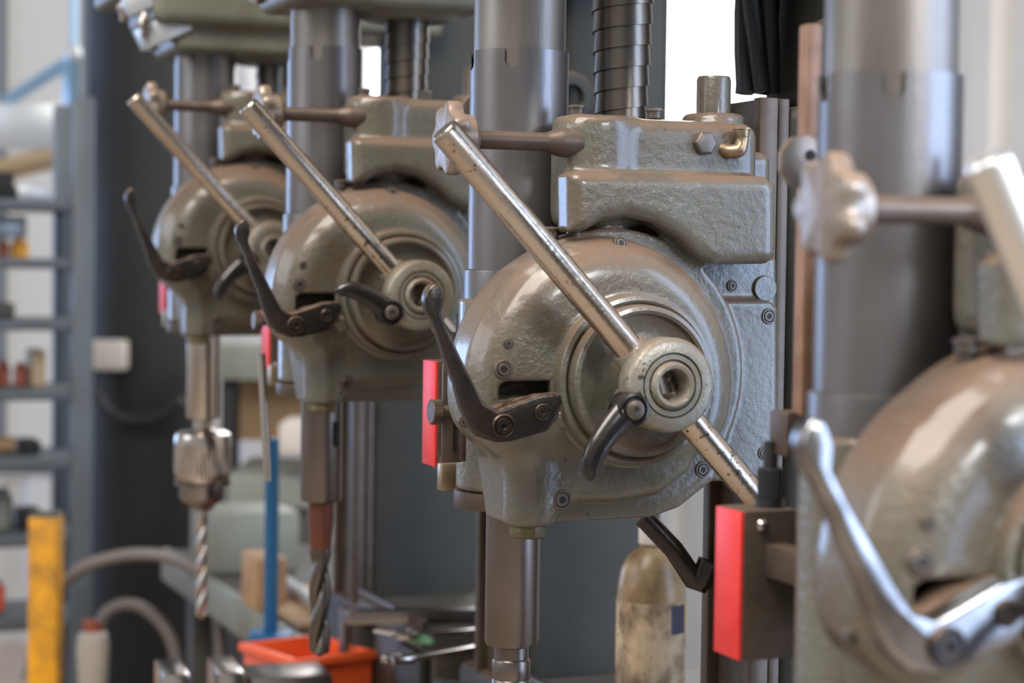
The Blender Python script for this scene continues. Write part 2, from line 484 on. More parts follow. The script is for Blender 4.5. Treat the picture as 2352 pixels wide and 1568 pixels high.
# ---- spindle tube and notched sleeve
def notched_sleeve(r, z0, z1, angs, w, dep, th=0.0012):
    a = set(2 * PI * i / 72 for i in range(72))
    hw = w / 2
    for c in angs:
        a = {t for t in a if abs((t - c + PI) % (2 * PI) - PI) > hw / r * 1.25}
        for s in (-1.0, -0.999, -0.97, -0.9, -0.8, -0.6, -0.4, -0.2, 0, .2, .4, .6, .8, .9, .97, .999, 1.0):
            a.add((c + s * hw / r) % (2 * PI))
        a.add((c - hw / r * 1.002) % (2 * PI)); a.add((c + hw / r * 1.002) % (2 * PI))
    a = sorted(a); n = len(a)
    def zt(t):
        for c in angs:
            s = ((t - c + PI) % (2 * PI) - PI) * r
            if abs(s) <= hw * 1.0001: return z1 - (dep - hw) - math.sqrt(max(0, hw * hw - s * s))
        return z1
    vs = []
    for t in a:
        c_, s_ = math.cos(t), math.sin(t)
        vs += [(r * c_, r * s_, z0), (r * c_, r * s_, zt(t)), ((r - th) * c_, (r - th) * s_, zt(t)), ((r - th) * c_, (r - th) * s_, z0)]
    fs = []
    for i in range(n):
        p, q = 4 * i, 4 * ((i + 1) % n)
        for k in range(3): fs.append((p + k, q + k, q + k + 1, p + k + 1))
    return MB().add(vs, fs)
link('spindle_tube', MB().lathe([(0.0366, 0.02), (0.0366, 0.44)], 64).mesh('spindle_tube'), 'tube_upper', proto)
link('notched_sleeve', notched_sleeve(0.0394, -0.02, 0.1655, (math.radians(240), math.radians(173), math.radians(62)), 0.0125, 0.0150).mesh('notched_sleeve'), 'tube', proto)
link('lower_sleeve', MB().lathe([(0.040, -0.0065), (0.0422, -0.0075), (0.0424, -0.009), (0.0424, -0.06), (0.040, -0.06)], 64).mesh('lower_sleeve'), 'tube', proto)
link('quill_collar', MB().lathe([(0.03, -0.180), (0.0478, -0.183), (0.0482, -0.186), (0.0482, -0.193), (0.047, -0.196), (0.02, -0.197)], 64).mesh('quill_collar'), 'bracket', proto)
quill = link('quill', MB().lathe([(0.010, -0.15), (0.0219, -0.16), (0.0219, -0.3045), (0.0208, -0.3075), (0.0150, -0.309), (0.0130, -0.310)], 48).mesh('quill'), 'quill', proto)
# ---- telescopic spiral cover of the lifting screw
def spiral(turns, z0, pitch, r0, dr, per=48):
    vs = []; fs = []; n = int(turns * per)
    for i in range(n + 1):
        t = i / per; a = 2 * PI * t
        r = r0 + dr * t; z = z0 + pitch * t
        for rr, zz in ((r - 0.0022, z), (r, z), (r - 0.0012, z + pitch * 1.10), (r - 0.0024, z + pitch * 1.10)):
            vs.append((rr * math.cos(a), rr * math.sin(a), zz))
    for i in range(n):
        p, q = 4 * i, 4 * i + 4
        for k in range(4): fs.append((p + k, q + k, q + (k + 1) % 4, p + (k + 1) % 4))
    return MB().add(vs, fs)
link('screw_cover', spiral(16, 0.096, 0.0165, 0.0208, 0.0007).mesh('screw_cover'), 'spring', proto, (0.0895, 0, 0))
# ---- stud at the back
link('guide_stud', MB().lathe([(0.0143, 0.10), (0.0143, 0.152), (0.0130, 0.155), (0.0, 0.155)], 32).mesh('guide_stud'), 'casting', proto, (0.174, 0, 0))

# ---- lock knob on its shaft
def star_knob(r, n, amp, th, hub_r, hub_l):
    b = MB(); k = 98
    poly = []
    for i in range(k):
        a = 2 * PI * i / k
        c = math.cos(n * a)
        poly.append((r * (1 + amp * (math.copysign(abs(c) ** 0.7, c) - 1) / 2 * 2), a))
    prof = [(0.0, 0.0), (0.86, 0.0), (0.95, 0.0008), (1.0, 0.003), (1.0, th - 0.003), (0.95, th - 0.0008), (0.8, th)]
    vs = []; fs = []
    for s, h in prof:
        for rr, a in poly:
            q = max(rr * s, 1e-5)
            vs.append((h, q * math.cos(a), q * math.sin(a)))
    for j in range(len(prof) - 1):
        for i in range(k):
            p = j * k + i; q = j * k + (i + 1) % k
            fs.append((p, q, q + k, p + k))
    fs.append(tuple(range((len(prof) - 1) * k, len(prof) * k)))
    b.add(vs, fs)
    b.lathe([(hub_r * 1.05, -(th - .002)), (hub_r, -(th + hub_l * .7)), (hub_r * .8, -(th + hub_l)), (0.004, -(th + hub_l))], 32, axis='x')
    return b
KY, KZ = -0.053, 0.0925
knob = link('lock_knob', star_knob(0.0285, 7, 0.085, 0.013, 0.0185, 0.012).mesh('lock_knob'), 'knob', proto, (-0.083, KY, KZ))
link('knob_shaft', MB().lathe([(0.0072, -0.02), (0.0072, -0.083), (0.0082, -0.087), (0.0108, -0.094), (0.0114, -0.098), (0.0114, -0.112)], 28, axis='x').mesh('knob_shaft'), 'bracket', knob)

# ---- dial ring round the hub
dial = MB().lathe([(0.0675, 0.098), (0.0675, 0.1030), (0.0655, 0.1045), (0.0650, 0.1135), (0.0640, 0.1155), (0.0610, 0.1162), (0.0592, 0.1150), (0.0588, 0.1125), (0.0578, 0.1125), (0.0574, 0.1240), (0.0564, 0.1262), (0.0535, 0.1270), (0.0512, 0.1260), (0.0500, 0.1225), (0.0440, 0.1195), (0.0360, 0.1185), (0.0290, 0.1210), (0.0255, 0.1270), (0.0240, 0.1400), (0.0235, 0.150), (0.0, 0.150)], 96, c=(HX, 0, HZ), axis='y')
link('dial_ring', dial.mesh('dial_ring'), 'casting', proto)
x, z = U(1398, 1018, -0.116)
link('stop_pin', MB().lathe([(0.0042, -0.006), (0.0042, 0.0035), (0.0034, 0.0045), (0, 0.0045)], 20, c=(x, -0.1145, z), axis='y').mesh('stop_pin'), 'hub', [o for o in bpy.data.objects if o.name == 'dial_ring'][0])
# ---- feed hub
hub = MB()
hub.lathe([(0.022, 0.120), (0.022, 0.146), (0.0275, 0.1490), (0.0335, 0.1515), (0.0350, 0.1550), (0.0350, 0.1690), (0.0338, 0.1722), (0.0315, 0.1738), (0.0242, 0.1742), (0.0238, 0.1715), (0.0230, 0.1715), (0.0227, 0.1738), (0.0192, 0.1738), (0.0188, 0.1712), (0.0180, 0.1712), (0.0172, 0.1752), (0.0150, 0.1772), (0.0128, 0.1768), (0.0114, 0.1745), (0.0110, 0.150), (0.0, 0.150)], 64, c=(HX, 0, HZ), axis='y')
feed_hub = link('feed_hub', hub.mesh('feed_hub'), 'hub', proto)
# arm of the hub that carries the clutch lever, sockets for the bar
sock = MB()
dirv = Vector((-0.689, 0, 0.725))
sock.tube([Vector((HX, -0.148, HZ)) + dirv * s for s in (0.0, 0.032, 0.0365, 0.0375)], [0.0150, 0.0142, 0.0132, 0.0110], 24)
link('bar_socket', sock.mesh('bar_socket'), 'hub', feed_hub)
arm = MB()
PVX, PVZ = 0.0238, -0.106
arm.prism([(HX - .008, HZ + .020), (0.034, -0.086), (0.024, -0.094), (0.016, -0.106), (0.024, -0.117), (0.036, -0.120), (0.052, -0.118)], -0.162, -0.138)
link('hub_arm', arm.mesh('hub_arm', 0.003, 3), 'hub', feed_hub)
bore = MB().tube([(HX - .006, -0.153, HZ + .010), (HX - .002, -0.156, HZ - .008)], [0.010, 0.010], 20)
link('bore_bar', bore.mesh('bore_bar'), 'steel', feed_hub)

# ---- feed bar through the hub
rodm = MB().lathe([(0.0, -0.165), (0.0100, -0.165), (0.0107, -0.163), (0.0110, 0.0), (0.0108, 0.246), (0.0104, 0.2485), (0.0092, 0.2500), (0.0, 0.2500)], 40)
handle = link('feed_bar', rodm.mesh('feed_bar'), 'chrome_rod', proto, (HX, -0.150, HZ), (0, math.radians(-43.5), 0))

# ---- clutch lever (curved horn) about its pin
hp = [(0.010, 0, 0.006), (0.0, 0, 0), (-0.010, -.001, -0.008), (-0.0195, -.002, -0.0175), (-0.0270, -.003, -0.0275), (-0.0310, -.003, -0.0360), (-0.0322, -.003, -0.0425), (-0.0318, -.003, -0.0480), (-0.0310, -.003, -0.0500)]
hr = [(0.010, .006), (0.0118, .0072), (0.0106, .0068), (0.0096, .0066), (0.0090, .0064), (0.0080, .0060), (0.0064, .0052), (0.0044, .0040), (0.0014, .0016)]
def smooth_path(p, r, k=4):
    P = []; Rr = []
    n = len(p)
    for i in range(n - 1):
        p0, p1, p2, p3 = [Vector(p[max(0, min(n - 1, j))]) for j in (i - 1, i, i + 1, i + 2)]
        for s in range(k):
            t = s / k
            P.append(0.5 * ((2 * p1) + (p2 - p0) * t + (2 * p0 - 5 * p1 + 4 * p2 - p3) * t * t + (3 * p1 - p0 - 3 * p2 + p3) * t ** 3))
            a, b = r[i], r[i + 1]
            Rr.append((a[0] + (b[0] - a[0]) * t, a[1] + (b[1] - a[1]) * t) if isinstance(a, tuple) else a + (b - a) * t)
    P.append(Vector(p[-1])); Rr.append(r[-1])
    return P, Rr
hb = MB(); P_, R_ = smooth_path(hp, hr)
hb.tube(P_, R_, 18)
hb.lathe([(0.0125, -0.012), (0.0128, 0.004), (0.0120, 0.007), (0.0100, 0.0075), (0.0096, 0.0062), (0.0088, 0.0062), (0.0084, 0.0075), (0.0070, 0.0078)], 36, axis='y')
horn = link('clutch_lever', hb.mesh('clutch_lever'), 'black_horn', proto, (PVX - 0.0025, -0.171, PVZ))
link('pivot_screw', MB().lathe([(0.0070, 0.004), (0.0070, 0.0092), (0.0062, 0.0098), (0.0022, 0.0098), (0.0020, 0.0085), (0.0, 0.0085)], 28, axis='y').mesh('pivot_screw'), 'bolt', horn)

# ---- selector lever about its pivot
SVX, SVZ = -0.0571, -0.1218
sv = MB()
LEV = uv([(998, 649), (983, 661), (975, 686), (981, 715), (993, 733), (1006, 765), (1024, 823), (1046, 881), (1060, 934), (1077, 976), (1101, 1003), (1141, 1016), (1172, 1014), (1257, 990), (1281, 957), (1290, 923), (1286, 901), (1235, 905), (1183, 925), (1141, 941), (1112, 926), (1088, 880), (1062, 828), (1036, 775), (1013, 722), (1020, 690), (1012, 659)], -0.128)
sv.prism([(a - SVX, b - SVZ) for a, b in LEV], -0.010, 0.003)
lever = link('selector_lever', sv.mesh('selector_lever', 0.0032, 3), 'black_lever', proto, (SVX, -0.120, SVZ))
lb = MB()
blk = uv([(1130, 1000), (1165, 1010), (1270, 965), (1284, 925), (1284, 908), (1205, 920), (1140, 948)], -0.128)
lb.prism([(a - SVX, b - SVZ) for a, b in blk], -0.004, 0.024)
link('lever_block', lb.mesh('lever_block', 0.002, 2), 'black_lever', lever)
def pin(name, px, py, y, r, mname, parent, off=(0, 0, 0), h=0.0022):
    x, z = U(px, py, y)
    b = MB().lathe([(r, -0.012), (r, h * .6), (r * .92, h), (r * .80, h), (r * .76, h * .5), (r * .70, h * .5), (r * .66, h), (r * .25, h), (r * .2, 0), (0, 0)], 28, c=(x - off[0], y - off[1], z - off[2]), axis='y')
    return link(name, b.mesh(name), mname, parent)
pin('pivot_cap', 1156, 979, -0.1305, 0.0092, 'black_lever', lever, (SVX, -0.120, SVZ))
pin('link_pin', 1247, 947, -0.1305, 0.0064, 'black_lever', lever, (SVX, -0.120, SVZ), 0.001)

# ---- screws, bolts and oil cups on the casting
from mathutils.bvhtree import BVHTree
BVH = BVHTree.FromPolygons([v.co for v in ME_HOUSE.vertices], [p.vertices for p in ME_HOUSE.polygons])
def on_casting(px, py):           # where the casting surface lies
    d = ray(px, py); dl = Vector((ca * d.x + sa * d.y, -sa * d.x + ca * d.y, d.z)).normalized()
    return BVH.ray_cast(Vector((CL[0], CL[1], 0)), dl)
def cover_screw(px, py, r):
    hit, nrm, _, _ = on_casting(px, py)
    n_ = (nrm * 0.5 + Vector((0, -1.0, 0))).normalized()
    b = MB()
    b.lathe([(r * 1.40, 0.0065), (r * 1.40, -0.0006), (r * 1.28, -0.0014), (r * 1.08, -0.0014), (r * 1.02, 0.0010), (r, 0.0010), (r * .96, -0.0012), (r * .85, -0.0018), (r * .58, -0.0018)], 24)
    b.lathe([(r * .55, -0.0019), (r * .50, 0.0035), (0.0, 0.0035)], 6)
    me = b.mesh('cover_screw'); me.materials.append(MATS['bolt']); me.materials.append(MATS['dark_bore'])
    for p_ in me.polygons:
        if all(math.hypot(me.vertices[i].co.x, me.vertices[i].co.y) < r * .56 for i in p_.vertices): p_.material_index = 1
    o = link('cover_screw', me, 'bolt', housing, hit)
    o.rotation_euler = (-n_).to_track_quat('Z', 'Y').to_euler()
    return o
for a in ((1425, 559, .0042), (1765, 726, .0045), (1613, 1078, .0045), (1290, 1147, .0055), (1681, 656, .0034), (1157, 848, .0050), (1168, 788, .0028), (1755, 1040, .0040), (1067, 968, .0034)):
    cover_screw(*a)
x, z = U(1755, 662, -0.044)
link('core_plug', MB().lathe([(0.0105, -0.004), (0.0105, 0.002), (0.0098, 0.003), (0, 0.003)], 32, c=(x, -0.044, z), axis='y').mesh('core_plug'), 'casting', housing)
x, z = U(1615, 329, -0.062)
hexb = MB().lathe([(0.0098, -0.004), (0.0098, 0.0055), (0.0085, 0.0070), (0, 0.0070)], 6, c=(x, -0.062, z), axis='y')
link('hex_bolt', hexb.mesh('hex_bolt', 0.0006), 'bolt', housing)
link('drain_plug', MB().lathe([(0.0140, -0.2000), (0.0148, -0.2030), (0.0148, -0.2095), (0.0135, -0.2110), (0, -0.2110)], 8, c=(-0.0175, -0.073, 0)).mesh('drain_plug', 0.0006), 'plug', housing)
def oil_cup(x, y, z, s=1.0, mname='bolt'):
    b = MB().lathe([(0.0040 * s, -0.002), (0.0040 * s, 0.003 * s), (0.0060 * s, 0.0042 * s), (0.0062 * s, 0.0095 * s), (0.0074 * s, 0.0098 * s), (0.0074 * s, 0.0110 * s), (0.0050 * s, 0.0122 * s), (0, 0.0124 * s)], 28, c=(x, y, z))
    return link('oil_cup', b.mesh('oil_cup'), mname, housing)
oil_cup(0.0405, -0.022, 0.1125)
oil_cup(0.1090, -0.022, 0.1125)
# dome cap screw at the top of the drum
oil_cup(0.0069, -0.052, 0.0150, 1.0)
# brass elbow cup
x, z = U(1692, 338, -0.066)
eb = MB(); P_, R_ = smooth_path([(x - .010, -0.058, z - .002), (x - .006, -0.066, z - .0035), (x, -0.070, z - .0025), (x + .0025, -0.070, z + .004), (x + .0025, -0.070, z + .009)], [(0.0060, .0060), (0.0056, .0056), (0.0058, .0058), (0.0054, .0054), (0.0054, .0054)])
eb.tube(P_, R_, 18)
eb.lathe([(0.0052, 0.007), (0.0060, 0.0085), (0.0060, 0.0135), (0.0074, 0.0138), (0.0074, 0.0150), (0.0, 0.0158)], 28, c=(x + .0025, -0.070, z))
link('elbow_oil_cup', eb.mesh('elbow_oil_cup'), 'brass', housing)

# ---- depth stop at the front: red plate, slotted bracket, thumb screw, brass block
def knurled(r, h, n=40, axis='y', c=(0, 0, 0), chamfer=0.0008):
    b = MB(); vs = []; fs = []; k = n * 2
    prof = [(0, h), (r - chamfer * 1.6, h), (r, h - chamfer), (r, chamfer), (r - chamfer * 1.6, 0), (0, 0)]
    for rr, hh in prof:
        for i in range(k):
            q = max(1e-5, rr * (1 if (i % 2 or rr < r) else 0.955)); a = 2 * PI * i / k
            x, y = q * math.cos(a), q * math.sin(a)
            p = (x, -hh, y) if axis == 'y' else ((-hh, x, y) if axis == 'x' else (x, y, hh))
            vs.append(tuple(p[m] + c[m] for m in range(3)))
    for j in range(len(prof) - 1):
        for i in range(k):
            p = j * k + i; q = j * k + (i + 1) % k
            fs.append((p, q, q + k, p + k))
    return b.add(vs, fs)
stopE = link('stop_box', MB().box((-0.0080, 0.1235, -0.1300), (0.0190, 0.0165, 0.0450)).mesh('stop_box', 0.001), 'dark_box', proto)
link('red_face', MB().box((-0.0280, 0.1235, -0.1300), (0.0012, 0.0160, 0.0445)).mesh('red_face', 0.0004), 'red', stopE)
link('box_screw', MB().lathe([(0.0036, 0), (0.0036, 0.0012), (0.002, 0.003), (0, 0.0032)], 20, c=(-0.0155, 0.1070, -0.0935), axis='y').mesh('box_screw'), 'bright_steel', stopE)
kn = knurled(0.0080, 0.019, 36, 'z', (-0.0010, 0.123, -0.0800))
kn.lathe([(0.0088, -0.0852), (0.0088, -0.0795)], 28, c=(-0.0010, 0.123, 0))
kn.lathe([(0.0045, -0.062), (0.0045, -0.045)], 16, c=(-0.0010, 0.123, 0))
link('stop_arm', MB().box((-0.0050, 0.0750, -0.1150), (0.0080, 0.0350, 0.0100)).mesh('stop_arm', 0.0015), 'bracket', stopE)
link('stop_nut', kn.mesh('stop_nut'), 'black_plastic', stopE)
link('stop_block', MB().box((0.0075, 0.115, -0.0395), (0.0085, 0.0110, 0.0135)).mesh('stop_block', 0.0015), 'bracket', stopE)
link('stop_foot', MB().box((-0.0310, 0.0700, -0.1790), (0.0075, 0.0060, 0.0115)).mesh('stop_foot', 0.0015), 'brass', stopE)
link('foot_arm', MB().box((-0.0200, 0.0850, -0.1720), (0.0060, 0.0380, 0.0060)).mesh('foot_arm', 0.0015), 'bracket', stopE)
bar = link('depth_bar', MB().box((0.0112, 0.1060, 0.0885), (0.0052, 0.0060, 0.1170)).mesh('depth_bar', 0.002), 'rust_bar', proto)
cl = MB().lathe([(0.0, 0), (0.0155, 0), (0.0165, 0.001), (0.0165, 0.005), (0.0, 0.005)], 9, c=(0.002, 0.1000, 0.1230), axis='y')
link('bar_clamp', cl.mesh('bar_clamp', 0.001), 'knob', bar)
link('clamp_hole', MB().lathe([(0.0035, 0), (0.0035, 0.0004), (0, 0.0004)], 16, c=(0.006, 0.0950, 0.1270), axis='y').mesh('clamp_hole'), 'dark_bore', bar)
brk = link('slotted_bracket', MB().box((-0.0640, -0.0290, -0.1180), (0.0085, 0.0020, 0.0385)).box((-0.0560, -0.0260, -0.1350), (0.0030, 0.0060, 0.0210)).mesh('slotted_bracket', 0.0012), 'bracket', proto)
link('slot', MB().box((-0.0625, -0.0312, -0.1360), (0.0015, 0.0004, 0.0125)).mesh('slot'), 'dark_bore', brk)
ts = knurled(0.0098, 0.0085, 40, 'x', (-0.0740, -0.030, -0.1170))
ts.lathe([(0.0052, 0.0), (0.0052, -0.016)], 18, c=(-0.0740, -0.030, -0.1170), axis='x')
link('thumb_screw', ts.mesh('thumb_screw'), 'bracket', brk)

# ---- fixed pillar behind the head (does not rise with it)
pil = MB().box((0.2960, 0.0, -0.66), (0.0790, 0.055, 0.79)).box((0.3120, 0.0, 0.54), (0.0630, 0.055, 0.41))
pillar = link('pillar', pil.mesh('pillar', 0.012, 3), 'pillar', proto)
sw = MB().box((0.1955, -0.050, -0.465), (0.0085, 0.006, 0.60)).mesh('slideway', 0.0015)
link('slideway', sw, 'slideway', pillar)
link('slideway', MB().box((0.2125, -0.040, -0.465), (0.0050, 0.010, 0.60)).mesh('slideway', 0.001), 'slideway', pillar)
link('slideway', MB().box((0.1955, 0.026, -0.465), (0.0085, 0.006, 0.60)).mesh('slideway', 0.0015), 'slideway', pillar)
link('slide_web', MB().box((0.2050, 0.0, -0.465), (0.0070, 0.048, 0.60)).mesh('slide_web'), 'dark_box', pillar)
bs = MB().lathe([(0.028, 0.05), (0.028, 0.060), (0.024, 0.062), (0.0145, 0.062), (0.0135, 0.052), (0, 0.052)], 32, c=(0.255, 0, 0.175), axis='y')
link('pillar_boss', bs.mesh('pillar_boss'), 'pillar', pillar)
base = link('pillar_base', MB().box((0.290, 0.0, -0.95), (0.105, 0.080, 0.50)).mesh('pillar_base', 0.01, 2), 'pillar', proto)
link('base_rib', MB().box((0.181, -0.05, -0.95), (0.006, 0.012, 0.49)).mesh('base_rib', 0.002), 'slideway', base)

# ---- fixed drive casting on top
def upper_field(X, Y, Z):
    d = rbox(X, Y, Z, -0.085, 0.30, -0.085, 0.09, 0.29, 0.46, 0.014)
    d = smin(d, rbox(X, Y, Z, -0.055, 0.16, -0.066, 0.07, 0.258, 0.34, 0.010), 0.008)
    d = smin(d, cyl_z(X, Y, Z, 0.0895, 0.0, 0.050, 0.252, 0.3, 0.006), 0.008)
    d = smin(d, rbox(X, Y, Z, -0.135, -0.05, -0.060, 0.06, 0.315, 0.40, 0.008), 0.008)
    return d
ME_UP = nets(upper_field, (-0.15, -0.10, 0.245), (0.315, 0.105, 0.475), 0.005, 'drive_casting')
drive = link('drive_casting', ME_UP, 'upper_casting', proto)
for (x, y, z) in ((-0.115, -0.045, 0.315), (-0.095, -0.075, 0.292), (-0.07, -0.05, 0.290), (-0.06, 0.05, 0.290), (0.17, -0.06, 0.290)):
    link('casting_bolt', MB().lathe([(0.006, 0.01), (0.0095, 0.0), (0.0095, -0.008), (0.006, -0.009), (0.005, -0.022), (0, -0.022)], 6, c=(x, y, z)).mesh('casting_bolt', 0.0005), 'bright_steel', drive)
for (a, b, h) in (((322, 92), (424, 48), 0.014), ((282, 20), (360, -12), 0.012)):
    p0 = U(*a, 2 * PITCHROW - 0.05); p1 = U(*b, 2 * PITCHROW - 0.05)
    L_ = math.hypot(p1[0] - p0[0], p1[1] - p0[1]); an = math.atan2(p1[1] - p0[1], p1[0] - p0[0])
    link('belt_guard_lug', MB().box(((p0[0] + p1[0]) / 2, -0.05, (p0[1] + p1[1]) / 2), (L_ / 2, 0.022, h), Matrix.Rotation(-an, 3, 'Y')).mesh('belt_guard_lug', 0.002), 'silver_paint', drive)
NEAR = ('guide_stud', 'dial_ring', 'lock_knob', 'feed_hub', 'feed_bar', 'clutch_lever', 'selector_lever')
for o in [q for q in bpy.data.objects if q.parent in (proto, housing)]:
    nm = o.name.split('.')[0]
    if (o.parent == housing and nm != 'cover_screw') or nm in NEAR:
        o.location = near(o.location); o.scale = (NS, NS, NS)
# ------------------------------------------------------------------ the four machines
FIXED = ('pillar', 'pillar_base', 'drive_casting')
LIFT = {2: 0.098, 1: 0.053, 0: 0.0, -1: -0.062}
presses = {0: proto}
for k in (1, 2, -1):
    presses[k] = copy_tree(proto)
def part(k, name):
    return [o for o in bpy.data.objects if o.parent == presses[k] and o.name.split('.')[0] == name][0]
for k, r in presses.items():
    r.location = press_loc(k)
    for ch in [o for o in bpy.data.objects if o.parent == r]:
        if ch.name.split('.')[0] not in FIXED:
            ch.location.z += LIFT[k]
    r['group'] = 'drill presses in the row'
    r['category'] = 'drill press'
presses[2]['label'] = 'grey drill press farthest along the row, holding the keyed chuck'
presses[1]['label'] = 'grey drill press, second from the far end, holding the big bare twist drill'
presses[0]['label'] = 'grey drill press in sharp focus with pitted bare steel feed bar'
presses[-1]['label'] = 'nearest drill press, cut off by the frame, with brightly shining bar and lever'

# per-machine differences
part(1, 'clutch_lever').rotation_euler = (0, math.radians(77), 0)
q2 = part(2, 'quill'); q2.data = q2.data.copy(); q2.data.materials.clear(); q2.data.materials.append(MATS['bright_steel'])
part(2, 'clutch_lever').rotation_euler = (0, math.radians(6), 0)
k4 = -1
hb4 = part(k4, 'feed_bar')
hb4.rotation_euler = (0, math.radians(-27.5), 0)
for nm, mt in (('feed_bar', 'rod_polished'), ('selector_lever', 'lever_polished')):
    o = part(k4, nm); o.data = o.data.copy(); o.data.materials.clear(); o.data.materials.append(MATS[mt])
sl4 = part(k4, 'selector_lever'); sl4.rotation_euler = (0, math.radians(-6), 0); sl4.scale = (1.10, 1.10, 1.10); sl4.location.x += 0.007; sl4.location.z += 0.004
hb4.location = hb4.location + Vector((math.sin(math.radians(27.5)), 0, -math.cos(math.radians(27.5)))) * 0.020; hb4.scale = (1.08, 1.08, 0.975)
def U4(px, py, y): return U(px, py, y - PITCHROW)       # same reading in the frame of the nearest machine
r4 = presses[-1]
bpy.data.objects.remove(part(k4, 'screw_cover'))
def drop(root):
    for q in [c for c in bpy.data.objects if c.parent == root]: drop(q)
    bpy.data.objects.remove(root)
for k in (2, -1): drop(part(k, 'slotted_bracket'))
for q in [c for c in bpy.data.objects if c.parent == part(k4, 'stop_box') and c.name.split('.')[0] in ('stop_foot', 'foot_arm')]: drop(q)
sbk = part(1, 'slotted_bracket'); sbk.data = MB().box((-0.0580, -0.0290, -0.1170), (0.0060, 0.0040, 0.0070)).mesh('bracket_lug', 0.001); sbk.data.materials.append(MATS['bracket'])
for q in [c for c in bpy.data.objects if c.parent == sbk and c.name.split('.')[0] == 'slot']: drop(q)
x6, z6 = U4(1850, 1370, -0.055)
link('housing_boss', MB().lathe([(0.010, -0.02), (0.010, 0.004), (0.0085, 0.006), (0.004, 0.006), (0.0036, 0), (0, 0)], 28, c=(x6 + .006, -0.046, z6), axis='y').mesh('housing_boss'), 'bracket', part(k4, 'head_housing'))

# table crank on the third machine
def Uw(px, py, y): x, z = U(px, py, y); return Vector((x, y, z))
ck = MB(); ck.tube([Uw(1478, 1188, 0.03), Uw(1548, 1262, 0.02), Uw(1596, 1334, 0.012), Uw(1606, 1340, 0.010), Uw(1618, 1322, 0.008), Uw(1632, 1290, 0.006)], [0.0085, 0.0085, 0.0090, 0.0095, 0.0105, 0.0110], 18)
link('table_crank', ck.mesh('table_crank'), 'black_lever', proto)

# ------------------------------------------------------------------ tools held in the spindles
def in_press(k, x, y, z):
    p = presses[k].location
    return Vector((p.x + ca * x - sa * y, p.y + sa * x + ca * y, CAMZ + z + LIFT[k]))
def twist_drill(L_, r, shank, flutes=2.2, n=20):
    # two-flute twist drill pointing down from the origin
    b = MB(); rows = 90; vs = []; fs = []
    fl = L_ - shank
    for j in range(rows + 1):
        t = j / rows; z = -t * L_
        s = max(0, z * -1 - shank) / fl
        f = min(1, s * 9)
        tip = 1.0 if s < 0.955 else max(0.03, 1 - (s - 0.955) / 0.045 * 0.97)
        rot = -2 * PI * flutes * s
        for i in range(n):
            a = 2 * PI * i / n
            g = abs(math.sin(a)) ** 0.8
            rr = r * (1 - f * 0.52 * (1 - g)) * tip * (1 if f else 0.96)
            vs.append((rr * math.cos(a + rot), rr * math.sin(a + rot), z))
    for j in range(rows):
        for i in range(n):
            p = j * n + i; q = j * n + (i + 1) % n
            fs.append((p, q, q + n, p + n))
    fs += [tuple(reversed(range(n))), tuple(range(rows * n, rows * n + n))]
    return b.add(vs, fs)
# far machine: keyed chuck and its drill
cz = -0.310
ch = empty('drill_chuck', in_press(2, 0, 0, cz), ANG)
tag(ch, 'steel keyed drill chuck with fluted sleeve in the farthest press', 'drill chuck')
link('arbor', MB().lathe([(0.0125, 0.004), (0.0125, -0.010), (0.0155, -0.013), (0.0155, -0.018)], 32).mesh('arbor'), 'bright_steel', ch)
def fluted(prof, n=36, depth=0.03):
    k = n * 3; vs = []; fs = []
    for r, h, on in prof:
        for i in range(k):
            q = max(1e-5, r * (1 - (depth if (on and i % 3 == 0) else 0))); a = 2 * PI * i / k
            vs.append((q * math.cos(a), q * math.sin(a), h))
    for j in range(len(prof) - 1):
        for i in range(k):
            p = j * k + i; q = j * k + (i + 1) % k
            fs.append((p, q, q + k, p + k))
    return MB().add(vs, fs)
sl = link('chuck_sleeve', fluted([(0.0, -0.012, 0), (0.028, -0.013, 0), (0.0355, -0.018, 0), (0.0372, -0.024, 0), (0.0372, -0.034, 0), (0.0372, -0.036, 1), (0.0372, -0.066, 1), (0.0350, -0.078, 1), (0.0330, -0.080, 0), (0.0, -0.080, 0)]).mesh('chuck_sleeve'), 'bright_steel', ch)
gear = MB()
for i in range(30):
    a = 2 * PI * i / 30
    gear.box((0.0338 * math.cos(a), 0.0338 * math.sin(a), -0.081), (0.0022, 0.0016, 0.004), Matrix.Rotation(a, 3, 'Z'))
link('gear_teeth', gear.mesh('gear_teeth'), 'steel', ch)
jb = link('chuck_body', MB().lathe([(0.0, -0.076), (0.0300, -0.078), (0.0300, -0.100), (0.0265, -0.106), (0.0180, -0.110), (0.0120, -0.118), (0, -0.118)], 40).mesh('chuck_body'), 'steel', ch)
link('key_hole', MB().lathe([(0.0040, 0.0), (0.0040, 0.0006), (0, 0.0006)], 18, c=(0.004, -0.0298, -0.091), axis='y').mesh('key_hole'), 'dark_bore', jb)
d1 = link('twist_drill', twist_drill(0.150, 0.0085, 0.012, 2.4).mesh('twist_drill'), 'bright_steel', None, in_press(2, 0, 0, cz - 0.112), (0, 0, ANG))
tag(d1, 'slim bright twist drill gripped in the keyed chuck', 'drill bit')
